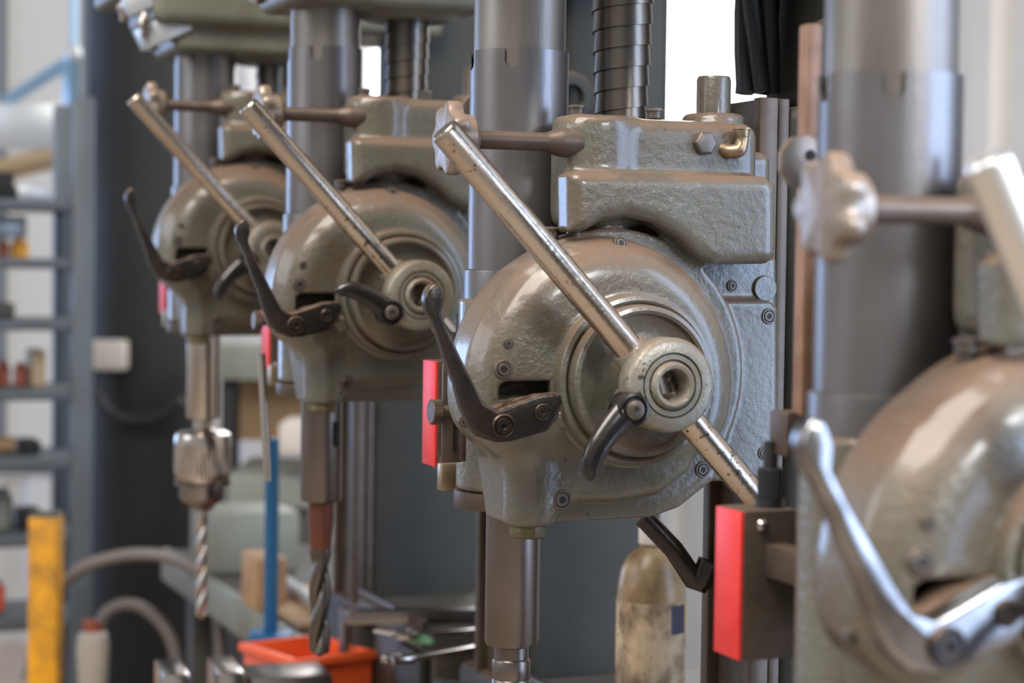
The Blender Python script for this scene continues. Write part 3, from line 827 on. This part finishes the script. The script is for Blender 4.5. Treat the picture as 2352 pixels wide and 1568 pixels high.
# second machine: big taper shank drill
tw = empty('twist_drill', in_press(1, 0, 0, -0.3095), ANG)
tag(tw, 'large dark twist drill with reddish neck set straight in the spindle', 'drill bit')
link('neck', MB().lathe([(0.0135, 0.004), (0.0135, -0.020), (0.0125, -0.030), (0.0115, -0.0480), (0, -0.0480)], 32).mesh('neck'), 'red_steel', tw)
link('flutes', twist_drill(0.118, 0.0118, 0.004, 1.15, 24).mesh('flutes'), 'drill_steel', tw, (0, 0, -0.046), (0, 0, 0.9))
link('drift_slot', MB().box((0.010, -0.0216, -0.236), (0.0034, 0.0012, 0.013)).mesh('drift_slot', 0.0011), 'dark_bore', part(1, 'quill'))
link('drift_slot', MB().box((0.010, -0.0216, -0.186), (0.0034, 0.0012, 0.013)).mesh('drift_slot', 0.0011), 'dark_bore', part(2, 'quill'))
# third machine: stepped taper adaptor
ad = link('taper_adaptor', MB().lathe([(0.0140, 0.004), (0.0140, -0.0090), (0.0150, -0.0100), (0.0155, -0.0110), (0.0155, -0.0250), (0.0150, -0.0258), (0.0157, -0.0268), (0.0165, -0.06), (0.015, -0.062), (0.013, -0.075), (0, -0.075)], 40).mesh('taper_adaptor'), 'quill', None, in_press(0, 0, 0, -0.3095), (0, 0, ANG))
tag(ad, 'stepped steel taper adaptor below the quill of the sharp press', 'tool adaptor')
# slim depth rod hanging at the second machine
x, z = -0.085, -0.16
dr = MB().tube([(-0.078, -0.046, -0.150), (-0.0700, -0.046, -0.280)], [0.0042, 0.0042], 18)
link('depth_rod', dr.mesh('depth_rod'), 'bright_steel', presses[1], (0, 0, LIFT[1]))


# ------------------------------------------------------------------ walls and windows
corrugated('wall_end', 7.6, 0, 4.2, (-1.56, 7.4, 0), 0)
wl = corrugated('wall_end_low', 4.4, 0, 0.62, (-5.96, 7.4, 0), 0)
wl.name = 'wall_left'
M_ = mat('sheet_light', (128, 125, 121), 0.6, emit=((248, 246, 244), 0.20))
def window(name, loc, rz, wd, z0, z1, cols, rows_, label, strength_mat='sheet_light'):
    # translucent daylight panes in a steel frame; local x along the wall
    fr = MB(); t = 0.03
    for i in range(cols + 1): fr.box((wd * i / cols, 0, (z0 + z1) / 2), (t / 2, 0.03, (z1 - z0) / 2 + t / 2))
    for j in range(rows_ + 1): fr.box((wd / 2, 0, z0 + (z1 - z0) * j / rows_), (wd / 2, 0.028, t / 2))
    root = struct(link(name, fr.mesh(name), 'shelf_steel', None, loc, (0, 0, rz)), label)
    pm = MB().box((wd / cols / 2, 0, (z1 - z0) / rows_ / 2), (wd / cols / 2 - t / 2, 0.006, (z1 - z0) / rows_ / 2 - t / 2)).mesh('window_pane')
    for i in range(cols):
        for j in range(rows_):
            link('window_pane', pm, strength_mat, root, (wd * i / cols, 0, z0 + (z1 - z0) * j / rows_))
    return root
window('window_1', (-5.9, 7.42, 0), 0, 4.32, 0.65, 4.1, 14, 1, 'bright translucent panel window in the end wall')
p = row(WU, -3.0, 0)
# long wall behind the machines: solid below and above, bright band of panes between
pw = row(WU, 6.2, 0)
def wall_run(name, v0, v1, z0, z1):
    p = row(WU, v0, 0)
    return corrugated(name, v1 - v0, z0, z1, (p.x, p.y, 0), ANG + PI / 2, depth=-0.03)
wall_run('wall_back', -1.1, 6.4, 0, 1.50)
wall_run('wall_low', -3.3, -1.1, 0, 0.60)
wall_run('wall_right', -1.1, 2.5, 1.50, 4.2)
wall_run('wall_front', -4.0, -3.3, 0, 4.2)
wall_run('wall_top', -3.3, -1.1, 3.2, 4.2)
p = row(WU, 2.5, 0)
M_ = mat('sheet_bright', (245, 245, 245), 0.6, emit=((255, 255, 255), 3.0))
window('window_2', (p.x, p.y, 0), ANG + PI / 2, 3.8, 1.55, 4.1, 3, 1, 'white glowing window behind the machine pillars', 'sheet_bright')
p = row(WU, -3.3, 0)
M_ = mat('sky_pane', (200, 215, 235), 0.4, emit=((166, 200, 255), 7.0))
M_ = mat('sky_pane_soft', (200, 215, 235), 0.4, emit=((178, 206, 250), 4.8))
window('window_3', (p.x, p.y, 0), ANG + PI / 2, 2.2, 0.62, 3.1, 3, 1, 'blue-white window in the wall beside the machines', 'sky_pane_soft')
for nm, y0_, y1_, z0_, z1_ in (('wall_side', 1.0, 7.4, 0, 0.9), ('wall_side_upper', 1.0, 7.4, 2.5, 4.2), ('wall_side_pier', 1.0, 5.6, 0.9, 2.5)):
    corrugated(nm, y1_ - y0_, z0_, z1_, (-4.5, y0_, 0), PI / 2)
window('window_4', (-4.5, 5.65, 0), PI / 2, 1.7, 0.92, 2.5, 2, 1, 'blue-white window in the side wall', 'sky_pane')

# ------------------------------------------------------------------ things on and around the machines
def thing_mesh(name, mb, material, label, cat, group=None, loc=(0, 0, 0), rot=(0, 0, 0), bevel=0.0, parent=None):
    o = link(name, mb.mesh(name, bevel), material, parent, loc, rot)
    if parent is None: tag(o, label, cat, group)
    return o
# trays beside pillars one and two that carry tools and the bottle
def in_row(k, x, y, z):
    p = presses[k].location
    return Vector((p.x + ca * x - sa * y, p.y + sa * x + ca * y, CAMZ + z))
for k, lab in ((2, 'dark tool tray beside the farthest pillar with spanners on it'), (1, 'dark tool tray behind the sharp spindle carrying the stained bottle')):
    t = empty('tool_tray', in_row(k, 0.32, -0.215, -0.452), ANG)
    tag(t, lab, 'tray', 'tool trays between the machines')
    link('tray_top', MB().box((0, 0, 0), (0.135, 0.125, 0.012)).mesh('tray_top', 0.003), 'bench_dark', t)
    link('tray_edge', MB().box((-0.131, 0, 0.0185), (0.004, 0.125, 0.0065)).mesh('tray_edge', 0.002), 'slideway', t)
    link('tray_block', MB().box((0.006, 0.0, -0.17), (0.122, 0.118, 0.158)).mesh('tray_block', 0.006), 'rusty_iron', t)
    link('tray_plate', MB().box((-0.124, -0.06, -0.16), (0.006, 0.045, 0.14)).mesh('tray_plate', 0.003), 'pillar', t)
TT = -0.440
def spanner(L_, w, h=0.006):
    b = MB()
    b.box((0, 0, h / 2), (L_ / 2, w * .32, h / 2))
    b.lathe([(0, 0), (w * .75, 0), (w * .75, h * 1.3), (w * .45, h * 1.3), (w * .42, 0.001), (0, 0.001)], 20, c=(L_ / 2, 0, 0))
    for s in (-1, 1): b.box((-L_ / 2 - w * .35, s * w * .42, h * .65), (w * .55, w * .2, h * .65), Matrix.Rotation(s * 0.25, 3, 'Z'))
    return b
for i, (px, py, d, L_, w, rz, mt, lab) in enumerate((
        (1045, 1415, 2.24, 0.15, 0.024, 0.75, 'bright_steel', 'bright open spanner lying foremost on the far tray'),
        (1060, 1388, 2.32, 0.13, 0.020, 0.45, 'bright_steel', 'grey spanner lying across the far tray behind the bright one'))):
    q = far(px, py, d); q.z = CAMZ + TT + 0.001 + 0.007 * i
    thing_mesh('spanner', spanner(L_, w), mt, lab, 'spanner', 'spanners on the far tray', q, (0, 0, rz), 0.001)
q = far(1020, 1345, 2.44); q.z = CAMZ + TT + 0.001
thing_mesh('steel_bar', MB().box((0, 0, 0.008), (0.12, 0.012, 0.008)), 'steel', 'flat steel bar lying at the back of the far tray', 'bar', None, q, (0, 0, 0.22), 0.001)
q = far(945, 1395, 2.30); q.z = CAMZ + TT + 0.004
g_ = empty('file', q, -0.75); g_.scale = (0.62, 0.62, 0.62); tag(g_, 'file with green handle and pale tang on the far tray', 'file')
link('file_handle', MB().tube([(-0.02, 0, 0.004), (0.0, 0, 0.005), (0.04, 0, 0.005), (0.058, 0, 0.004)], [(0.006, .005), (0.010, .008), (0.009, .008), (0.005, .005)], 16).mesh('file_handle'), 'green', g_)
link('file_blade', MB().box((-0.055, 0, 0.004), (0.040, 0.008, 0.002)).mesh('file_blade', 0.0006), 'cream', g_)
q = far(1080, 1470, 2.0); q.z = CAMZ - 0.4395
thing_mesh('pliers', MB().tube([(-.05, -.015, .008), (0, 0, .008), (.03, .004, .008), (.06, 0, .008)], [.006, .009, .011, .006], 14).tube([(-.05, .02, .008), (0, 0, .009), (.03, -.006, .008), (.06, -.002, .008)], [.006, .009, .011, .006], 14), 'black_plastic', 'black-handled pliers lying beside the sharp spindle', 'pliers', None, q, (0, 0, -0.5))
q = far(1310, 1520, 1.98); q.z = CAMZ - 0.4395
thing_mesh('clamp_plate', MB().lathe([(0.012, 0), (0.034, 0), (0.034, 0.010), (0.012, 0.010)], 6, closed=True), 'rust_bar', 'rusty slotted clamp plate lying left of the bottle', 'clamp', None, q, (0, 0, 0.3), 0.001)
# stained bottle
bq = far(1493, 1560, 1.96); bq.z = CAMZ - 0.4395
bo = empty('bottle', bq); tag(bo, 'oil-stained plastic bottle with torn beige label', 'bottle')
prof = [(0.0, 0.0), (0.031, 0.0), (0.0335, 0.003), (0.0335, 0.118), (0.0330, 0.126), (0.0300, 0.142), (0.0245, 0.153), (0.0160, 0.160), (0.0125, 0.163), (0.0120, 0.170), (0, 0.170)]
link('bottle_body', MB().lathe(prof, 48).mesh('bottle_body'), 'bottle', bo)
link('paper_label', MB().lathe([(0.0337, 0.012), (0.0342, 0.012), (0.0342, 0.112), (0.0337, 0.112)], 48).mesh('paper_label'), 'bottle_label', bo)
def arc_patch(r, a0, a1, z0, z1, n=10):
    vs = []; fs = []
    for i in range(n + 1):
        a = a0 + (a1 - a0) * i / n
        for rr in (r, r + 0.0004):
            vs += [(rr * math.cos(a), rr * math.sin(a), z0), (rr * math.cos(a), rr * math.sin(a), z1)]
    for i in range(n):
        p = 4 * i
        for a_, b_ in ((0, 1), (1, 3), (3, 2), (2, 0)): fs.append((p + a_, p + b_, p + 4 + b_, p + 4 + a_))
    fs += [(0, 1, 3, 2), (4 * n, 4 * n + 2, 4 * n + 3, 4 * n + 1)]
    return MB().add(vs, fs)
link('label_panel', arc_patch(0.0343, -1.02, -0.42, 0.082, 0.110).mesh('label_panel'), 'navy', bo)
link('label_stripe', arc_patch(0.0343, -0.42, -0.30, 0.090, 0.110, 4).mesh('label_stripe'), 'yellow_print', bo)
link('bottle_cap', MB().lathe([(0.0125, 0.166), (0.0135, 0.167), (0.0135, 0.182), (0.0120, 0.184), (0, 0.184)], 32).mesh('bottle_cap'), 'cream', bo)
# cable bundle hanging behind the stud of the sharp press
cb = MB()
for j in range(5):
    pts = []
    for i in range(14):
        t = i / 13
        pts.append((0.012 * math.cos(j * 1.26 + t * 5) , 0.010 * math.sin(j * 1.26 + t * 5), 0.45 - 0.44 * t))
    cb.tube(pts, 0.008, 10)
q = in_row(0, 0.226, 0.022, 0.135)
thing_mesh('cable_bundle', cb, 'cable', 'black twisted cable bundle hanging beside the pillar of the sharp press', 'cable', None, q)

# ------------------------------------------------------------------ far hall: rack, column, bench
def fbox(name, px0, px1, py0, py1, d, depth, material, label=None, cat=None, group=None, parent=None, rz=0.0, bevel=0.004, loc_only=False):
    a = far(px0, py1, d); b = far(px1, py0, d)
    c = ((a + b) / 2); h = Vector(((b.x - a.x) / 2, depth / 2, (b.z - a.z) / 2))
    me = MB().box((0, 0, 0), h).mesh(name, bevel)
    o = link(name, me, material, parent, (c.x, c.y + depth / 2, c.z), (0, 0, rz))
    if parent is None and label: tag(o, label, cat, group)
    return o
def reparent(o, root):            # keep the world place
    bpy.context.view_layer.update()
    mw = o.matrix_world.copy(); o.parent = root; o.matrix_world = mw
# steel rack
RD = 4.2
xr1 = far(214, 800, RD).x; xr0 = far(166, 800, RD).x; xl0 = xr1 - 0.62
rk = empty('storage_rack', Vector((xr1, RD, 0)), ANG); tag(rk, 'grey steel storage rack with seven cluttered shelves', 'rack')
bpy.context.view_layer.update()
def rack_box(name, lo, hi, material='shelf_steel'):
    c = Vector([(a + b) / 2 for a, b in zip(lo, hi)]); h = [(b - a) / 2 for a, b in zip(lo, hi)]
    return link(name, MB().box(c - rk.location, h).mesh(name, 0.003), material, rk)
ztop = far(190, 225, RD).z
for x0_ in (xr0, xl0):
    for y0_ in (RD, RD + 0.24):
        rack_box('upright', (x0_, y0_, 0), (x0_ + xr1 - xr0, y0_ + 0.03, ztop))
SHELF = []
for py in (470, 604, 745, 905, 1062, 1240, 1432):
    z = far(90, py, RD).z
    SHELF.append(z)
    rack_box('shelf', (xl0 + 0.01, RD + 0.005, z - 0.012), (xr1 - 0.02, RD + 0.27, z + 0.010))
def on_shelf(name, i, px0, px1, h_px, material, label, cat, shape='box', d=RD + 0.10, group='clutter on the storage rack'):
    z0 = SHELF[i] + 0.011; x0_ = far(px0, 700, d).x; x1_ = far(px1, 700, d).x; hh = h_px * d / FPX; wd = x1_ - x0_
    b = MB()
    if shape == 'box':
        b.box((0, 0, hh / 2), (wd / 2, 0.05, hh / 2)); bv = 0.005
    elif shape == 'jar':
        r = wd / 2
        b.lathe([(0, 0), (r * .92, 0), (r, r * .1), (r, hh * .72), (r * .8, hh * .82), (r * .62, hh * .85), (r * .62, hh * .97), (r * .55, hh), (0, hh)], 28); bv = 0
    elif shape == 'roll':
        r = hh / 2
        b.lathe([(r * .4, -wd / 2), (r, -wd / 2), (r, wd / 2), (r * .4, wd / 2)], 28, c=(0, 0, r), axis='x', closed=True); bv = 0
    elif shape == 'gun':
        b.box((0, 0, hh * .72), (wd / 2, 0.025, hh * .26)); b.box((wd * .36, 0, hh * .3), (wd * .10, 0.022, hh * .3), Matrix.Rotation(0.15, 3, 'Y'))
        b.lathe([(hh * .2, 0), (hh * .2, wd * .16), (hh * .12, wd * .22)], 20, c=(-wd * .42, 0, hh * .72), axis='x'); bv = 0.006
    v_ = Vector(((x0_ + x1_) / 2 - xr1, d + 0.05 - RD, 0))
    v_.rotate(Matrix.Rotation(ANG, 3, 'Z'))
    o = link(name, b.mesh(name, bv), material, None, (xr1 + v_.x, RD + v_.y, z0), (0, 0, ANG))
    tag(o, label, cat, group)
    return o
on_shelf('power_drill', 1, 25, 150, 96, 'silver_paint', 'silver air tool on the shelf with the green box', 'tool', 'gun', RD + 0.2)
on_shelf('parts_box', 1, -6, 40, 46, 'green', 'small green box on the second shelf of the rack', 'box')
on_shelf('jar', 1, 76, 118, 44, 'amber', 'amber jar beside the green box on the rack', 'jar', 'jar')
on_shelf('jar', 1, 48, 74, 40, 'brick_red', 'dull red jar between green box and amber jar', 'jar', 'jar')
on_shelf('paint_tin', 2, -10, 30, 66, 'orange', 'orange tin at the left end of the third shelf', 'tin', 'jar')
on_shelf('jar', 3, 44, 76, 60, 'brick_red', 'brick-red jar on the fourth shelf', 'jar', 'jar')
on_shelf('jar', 3, 84, 116, 54, 'brick_red', 'shorter brick-red jar with neighbour on the fourth shelf', 'jar', 'jar')
on_shelf('parts_box', 3, -8, 36, 50, 'bench_green', 'dull green box at the left of the fourth shelf', 'box')
on_shelf('cloth_roll', 4, 40, 88, 36, 'tan', 'tan rag roll on the fifth shelf', 'roll', 'roll')
on_shelf('parts_box', 4, 96, 140, 30, 'dark_steel', 'low dark box beside the tan rag roll', 'box')
on_shelf('tape_roll', 5, 34, 84, 92, 'bench_green', 'olive roll standing on the sixth shelf', 'roll', 'jar')
on_shelf('bottle', 5, -24, 22, 60, 'green', 'round green bottle at the left edge of the sixth shelf', 'bottle', 'jar')
on_shelf('paint_tin', 6, 20, 66, 70, 'orange', 'orange tin on the lowest visible shelf', 'tin', 'jar')
on_shelf('parts_box', 2, 34, 80, 34, 'bench_dark', 'low brown box beside the orange tin on the third shelf', 'box')
on_shelf('parts_box', 3, 118, 150, 84, 'card', 'tall cardboard box at the right of the fourth shelf', 'box')
on_shelf('oil_can', 4, -6, 34, 70, 'black_plastic', 'black oil can at the left of the fifth shelf', 'can', 'jar')
on_shelf('parts_box', 5, 92, 146, 44, 'dark_steel', 'low black box on the sixth shelf behind the yellow post', 'box')
on_shelf('toolbox', 0, -10, 78, 62, 'dark_steel', 'dark toolbox on the top shelf of the rack', 'toolbox')
on_shelf('parts_box', 0, 84, 160, 30, 'silver_paint', 'flat pale box lying on the top shelf', 'box')
# cardboard boxes on top of the rack
ztop_b = SHELF[0] + 0.105
# wall frame with a brace standing behind the rack
fr_ = empty('brace_frame', far(160, 440, 5.2)); tag(fr_, 'pale blue steel frame with diagonal brace above the rack', 'frame')
bpy.context.view_layer.update()
def frel(px, py, d=5.2): return far(px, py, d) - fr_.location
link('frame_post', MB().tube([frel(163, 440), frel(163, 130)], 0.022, 4).mesh('frame_post'), 'frame_blue', fr_)
link('frame_brace', MB().tube([frel(160, 140), frel(10, 235)], 0.017, 4).mesh('frame_brace'), 'frame_blue', fr_)
link('frame_sill', MB().tube([frel(180, 350), frel(-40, 400)], 0.030, 4).mesh('frame_sill'), 'card', fr_)
link('frame_panel', MB().box(frel(60, 290) , (0.115, 0.01, 0.06)).mesh('frame_panel', 0.002), 'silver_paint', fr_)
# pull rod with ball
pr = empty('pull_rod', far(170, 122, 4.6)); tag(pr, 'hanging pull rod ending in a pale ball', 'pull rod')
link('rod', MB().tube([(0, 0, 0.02), (0, 0, 0.60)], 0.009, 12).mesh('rod'), 'frame_blue', pr)
link('ball', MB().lathe([(0, -0.018), (0.010, -0.016), (0.017, -0.007), (0.018, 0), (0.017, 0.007), (0.010, 0.016), (0.006, 0.024), (0, 0.024)], 24).mesh('ball'), 'silver_paint', pr)
# big dark round column
cq = far(330, 600, 5.1)
struct(link('column_round', MB().lathe([(0.162, 0), (0.162, 4.2)], 64).mesh('column_round'), 'dark_steel', None, (cq.x, cq.y + .1, 0)), 'dark grey round steel column')
# switch box on the column and conduit loop
sbx = fbox('switch_box', 200, 287, 782, 850, 4.99, 0.06, 'cream', 'cream switch box fixed to the dark round column', 'switch', bevel=0.008)
cc = MB(); pts = [far(x, y, 5.0) for x, y in ((215, 850), (222, 900), (250, 945), (310, 965), (370, 955), (420, 920))]
P_, R_ = smooth_path(pts, [0.014] * 6); cc.tube(P_, R_, 12)
tag(link('conduit', cc.mesh('conduit'), 'cable', None), 'black cable drooping below the cream switch box', 'cable')
# yellow post
yp = empty('barrier_post', Vector((far(105, 1400, 3.4).x, far(105, 1400, 3.4).y, 0))); tag(yp, 'scuffed yellow barrier post in front of the rack', 'post')
zt_ = far(105, 1182, 3.4).z
link('post_tube', MB().box((0, 0, zt_ / 2), (0.0255, 0.0255, zt_ / 2)).mesh('post_tube', 0.005), 'yellow', yp)
link('post_cap', MB().box((0, 0, zt_ + .002), (0.0235, 0.0235, 0.004)).mesh('post_cap', 0.002), 'bench_dark', yp)
link('post_foot', MB().box((0, 0, 0.006), (0.07, 0.07, 0.006)).mesh('post_foot', 0.002), 'yellow', yp)
# hoses
def hose(name, pix, d, r, label, material='hose'):
    pts = [far(x, y, dd) for (x, y), dd in zip(pix, d)]
    P_, R_ = smooth_path(pts, [r] * len(pts), 6)
    return tag(link(name, MB().tube(P_, R_, 14).mesh(name), material), label, 'hose')
hose('hose', [(60, 1560), (120, 1380), (180, 1310), (260, 1280), (345, 1273), (420, 1290), (470, 1330), (500, 1400), (508, 1520)], [3.5] * 9, 0.0115, 'grey hose arching from the yellow post to the bench')
hose('hose', [(222, 1470), (240, 1412), (285, 1388), (335, 1400), (380, 1445), (404, 1505), (408, 1600), (400, 1750)], [3.6] * 8, 0.0115, 'thicker grey hose curling out of the white container')
q = far(213, 1560, 3.6)
wc = empty('container', Vector((q.x, q.y, q.z - 0.09))); tag(wc, 'white plastic container with red cap at the hose end', 'container')
link('container_body', MB().lathe([(0, 0), (0.020, 0), (0.024, 0.03), (0.029, 0.15), (0.026, 0.172), (0.018, 0.178), (0, 0.178)], 28).mesh('container_body'), 'cream', wc)
link('container_cap', MB().lathe([(0.018, 0.176), (0.018, 0.196), (0, 0.196)], 24).mesh('container_cap'), 'brick_red', wc)
zlow = q.z - 0.09
bx_l = fbox('low_stand', 60, 470, 1700, 1900, 3.5, 0.35, 'bench_dark', 'dark low stand under the white container', 'stand')
bx_l.location.z = zlow / 2 - 0.001
bx_l.data = MB().box((0, 0, 0), (0.17, 0.15, zlow / 2 - 0.002)).mesh('low_stand', 0.004); bx_l.data.materials.append(MATS['bench_dark'])
bx_l.location.x, bx_l.location.y = q.x + 0.05, q.y + 0.05

# long bench beyond the row, its edge parallel to the row
BZ = CAMZ - 0.55
e0 = far(400, 1270, 0.55 * FPX / (1270 - 590)); e1 = far(820, 1550, 0.55 * FPX / (1550 - 595))
e0.z = e1.z = 0
e1 = e1 + (e0 - e1).normalized() * 0.16
dirb = (e0 - e1).normalized(); perp = Vector((dirb.y, -dirb.x, 0))
angb = math.atan2(dirb.y, dirb.x)
bl_ = (e0 - e1).length + 0.05
bt = empty('workbench', e1); bt.rotation_euler = (0, 0, angb); tag(bt, 'long grey-green workbench with pale edge beyond the machines', 'workbench')
link('bench_top', MB().box((bl_ / 2, -0.16, BZ - 0.020), (bl_ / 2, 0.16, 0.020)).mesh('bench_top', 0.006), 'bench_dark', bt)
link('bench_edge', MB().box((bl_ / 2, 0.006, BZ - 0.026), (bl_ / 2, 0.008, 0.030)).mesh('bench_edge', 0.003), 'bench_green', bt)
for t in (0.08, bl_ / 2, bl_ - 0.1):
    for yy in (-0.05, -0.28):
        link('bench_leg', MB().box((t, yy, (BZ - 0.04) / 2), (0.03, 0.03, (BZ - 0.04) / 2)).mesh('bench_leg', 0.003), 'bench_dark', bt)
link('bench_skirt', MB().box((bl_ / 2, -0.06, BZ - 0.20), (bl_ / 2 - .05, 0.01, 0.13)).mesh('bench_skirt', 0.003), 'bench_dark', bt)
def on_bench(px, py):             # point of the bench top seen at this pixel
    r_ = ray(px, py); t = (BZ - CAMZ) / r_.z
    return Vector((r_.x * t, r_.y * t, BZ + 0.001))
def bench_box(name, px, py, w, dpt, h, material, label, cat, rz=None):
    q = on_bench(px, py)
    return thing_mesh(name, MB().box((0, 0, h / 2), (w / 2, dpt / 2, h / 2)), material, label, cat, None, q, (0, 0, angb + PI / 2 if rz is None else rz), 0.005)
# blue upright bar
q = on_bench(622, 1466)
bp = empty('blue_stand', q); tag(bp, 'blue steel upright bar standing on the bench', 'stand')
hh = (1466 - 1015) * 2.95 / FPX
link('upright_bar', MB().box((0, 0, hh / 2), (0.0095, 0.0095, hh / 2)).mesh('upright_bar', 0.002), 'blue', bp)
link('stand_foot', MB().box((0, 0, 0.004), (0.03, 0.03, 0.004)).mesh('stand_foot', 0.001), 'blue', bp)
bench_box('wood_block', 606, 1396, 0.05, 0.10, 0.085, 'wood', 'upright light wood block behind the blue bar', 'block')
bench_box('wood_offcut', 735, 1400, 0.16, 0.34, 0.012, 'tan', 'flat tan board offcut lying on the bench', 'board')
bench_box('gearbox_case', 560, 1300, 0.16, 0.16, 0.105, 'bench_green', 'pale grey-green metal case on the bench under the chuck', 'case')
a_ = on_bench(628, 1350); b_ = on_bench(815, 1482); v_ = b_ - a_
rl = thing_mesh('straight_edge', MB().box((v_.length / 2, 0, 0.008), (v_.length / 2, 0.010, 0.008)), 'silver_paint', 'pale steel straight edge lying along the bench past the blue bar', 'rule', None, a_ + Vector((0, 0, 0.013)), (0, 0, math.atan2(v_.y, v_.x)), 0.002)
# gray-green machine beyond the bench
def far_thing(name, px0, px1, py0, py1, d, depth, material, label, cat):
    return fbox(name, px0, px1, py0, py1, d, depth, material, label, cat)
cabz = empty('machine_cabinet', far(720, 1100, 4.6)); tag(cabz, 'grey-green machine with ledge behind the far spindles', 'machine')
bpy.context.view_layer.update()
def cab(name, px0, px1, py0, py1, d, depth, material):
    o = fbox(name, px0, px1, py0, py1, d, depth, material)
    o.parent = cabz; o.location = o.location - cabz.location
    return o
cab('ledge', 470, 1010, 800, 872, 4.5, 0.3, 'bench_green')
cab('back_panel', 520, 830, 872, 1010, 4.75, 0.1, 'tan')
cab('cabinet_leg', 500, 540, 872, 1600, 4.55, 0.1, 'dark_steel')
cab('shelf_top', 520, 720, 1092, 1165, 4.3, 0.4, 'bench_green')
cab('shelf_side', 470, 700, 1165, 1300, 4.35, 0.3, 'bench_dark')
cab('cabinet_body', 470, 830, 1300, 1750, 4.5, 0.3, 'bench_dark')
fbox('pale_crate', 640, 810, 975, 1040, 4.2, 0.2, 'cream', 'cream plastic crate on the far machine behind the hanging rod', 'crate')
# orange crate below the bench edge
q = far(706, 1522, 2.62)
oc = empty('crate', Vector((q.x, q.y, q.z - 0.05)), ANG + 0.25); tag(oc, 'bright orange plastic crate below the big twist drill', 'crate'); oc.scale = (0.76, 0.76, 0.9)
for nm, c_, h_ in (('crate_side', (0, -0.085, 0.04), (0.075, 0.004, 0.04)), ('crate_side', (0, 0.085, 0.04), (0.075, 0.004, 0.04)), ('crate_end', (-0.073, 0, 0.04), (0.004, 0.085, 0.04)), ('crate_end', (0.073, 0, 0.04), (0.004, 0.085, 0.04)), ('crate_floor', (0, 0, 0.004), (0.074, 0.085, 0.004)), ('crate_rim', (0, -0.092, 0.074), (0.080, 0.005, 0.006)), ('crate_rim', (-0.080, 0, 0.074), (0.005, 0.092, 0.006))):
    link(nm, MB().box(c_, h_).mesh(nm, 0.0015), 'orange', oc)
zc = q.z - 0.051
cs = link('crate_stand', MB().box((0, 0, zc / 2), (0.035, 0.045, zc / 2)).mesh('crate_stand', 0.004), 'bench_dark', None, (q.x, q.y, 0), (0, 0, ANG + 0.25))
tag(cs, 'dark stand under the orange crate', 'stand')
# machine vice with bright jaws in front of the far machine
q = far(480, 1530, 2.45)
vc = empty('machine_vice', Vector((q.x, q.y, q.z - 0.10)), ANG - 0.1); tag(vc, 'steel machine vice with two bright jaws at the lower frame edge', 'vice')
for x_ in (-0.045, 0.02):
    link('jaw', MB().box((x_, 0, 0.072), (0.016, 0.05, 0.030)).mesh('jaw', 0.003), 'bright_steel', vc)
link('vice_bed', MB().box((0.03, 0, 0.022), (0.14, 0.055, 0.022)).mesh('vice_bed', 0.004), 'steel', vc)
link('vice_plate', MB().box((0.095, 0, 0.068), (0.05, 0.045, 0.024)).mesh('vice_plate', 0.003), 'steel', vc)
zc = q.z - 0.101
vs_ = link('vice_stand', MB().box((0.03, 0, zc / 2), (0.08, 0.05, zc / 2)).mesh('vice_stand', 0.005), 'bench_dark', None, (q.x, q.y, 0), (0, 0, ANG - 0.1))
tag(vs_, 'dark pedestal under the machine vice', 'pedestal')
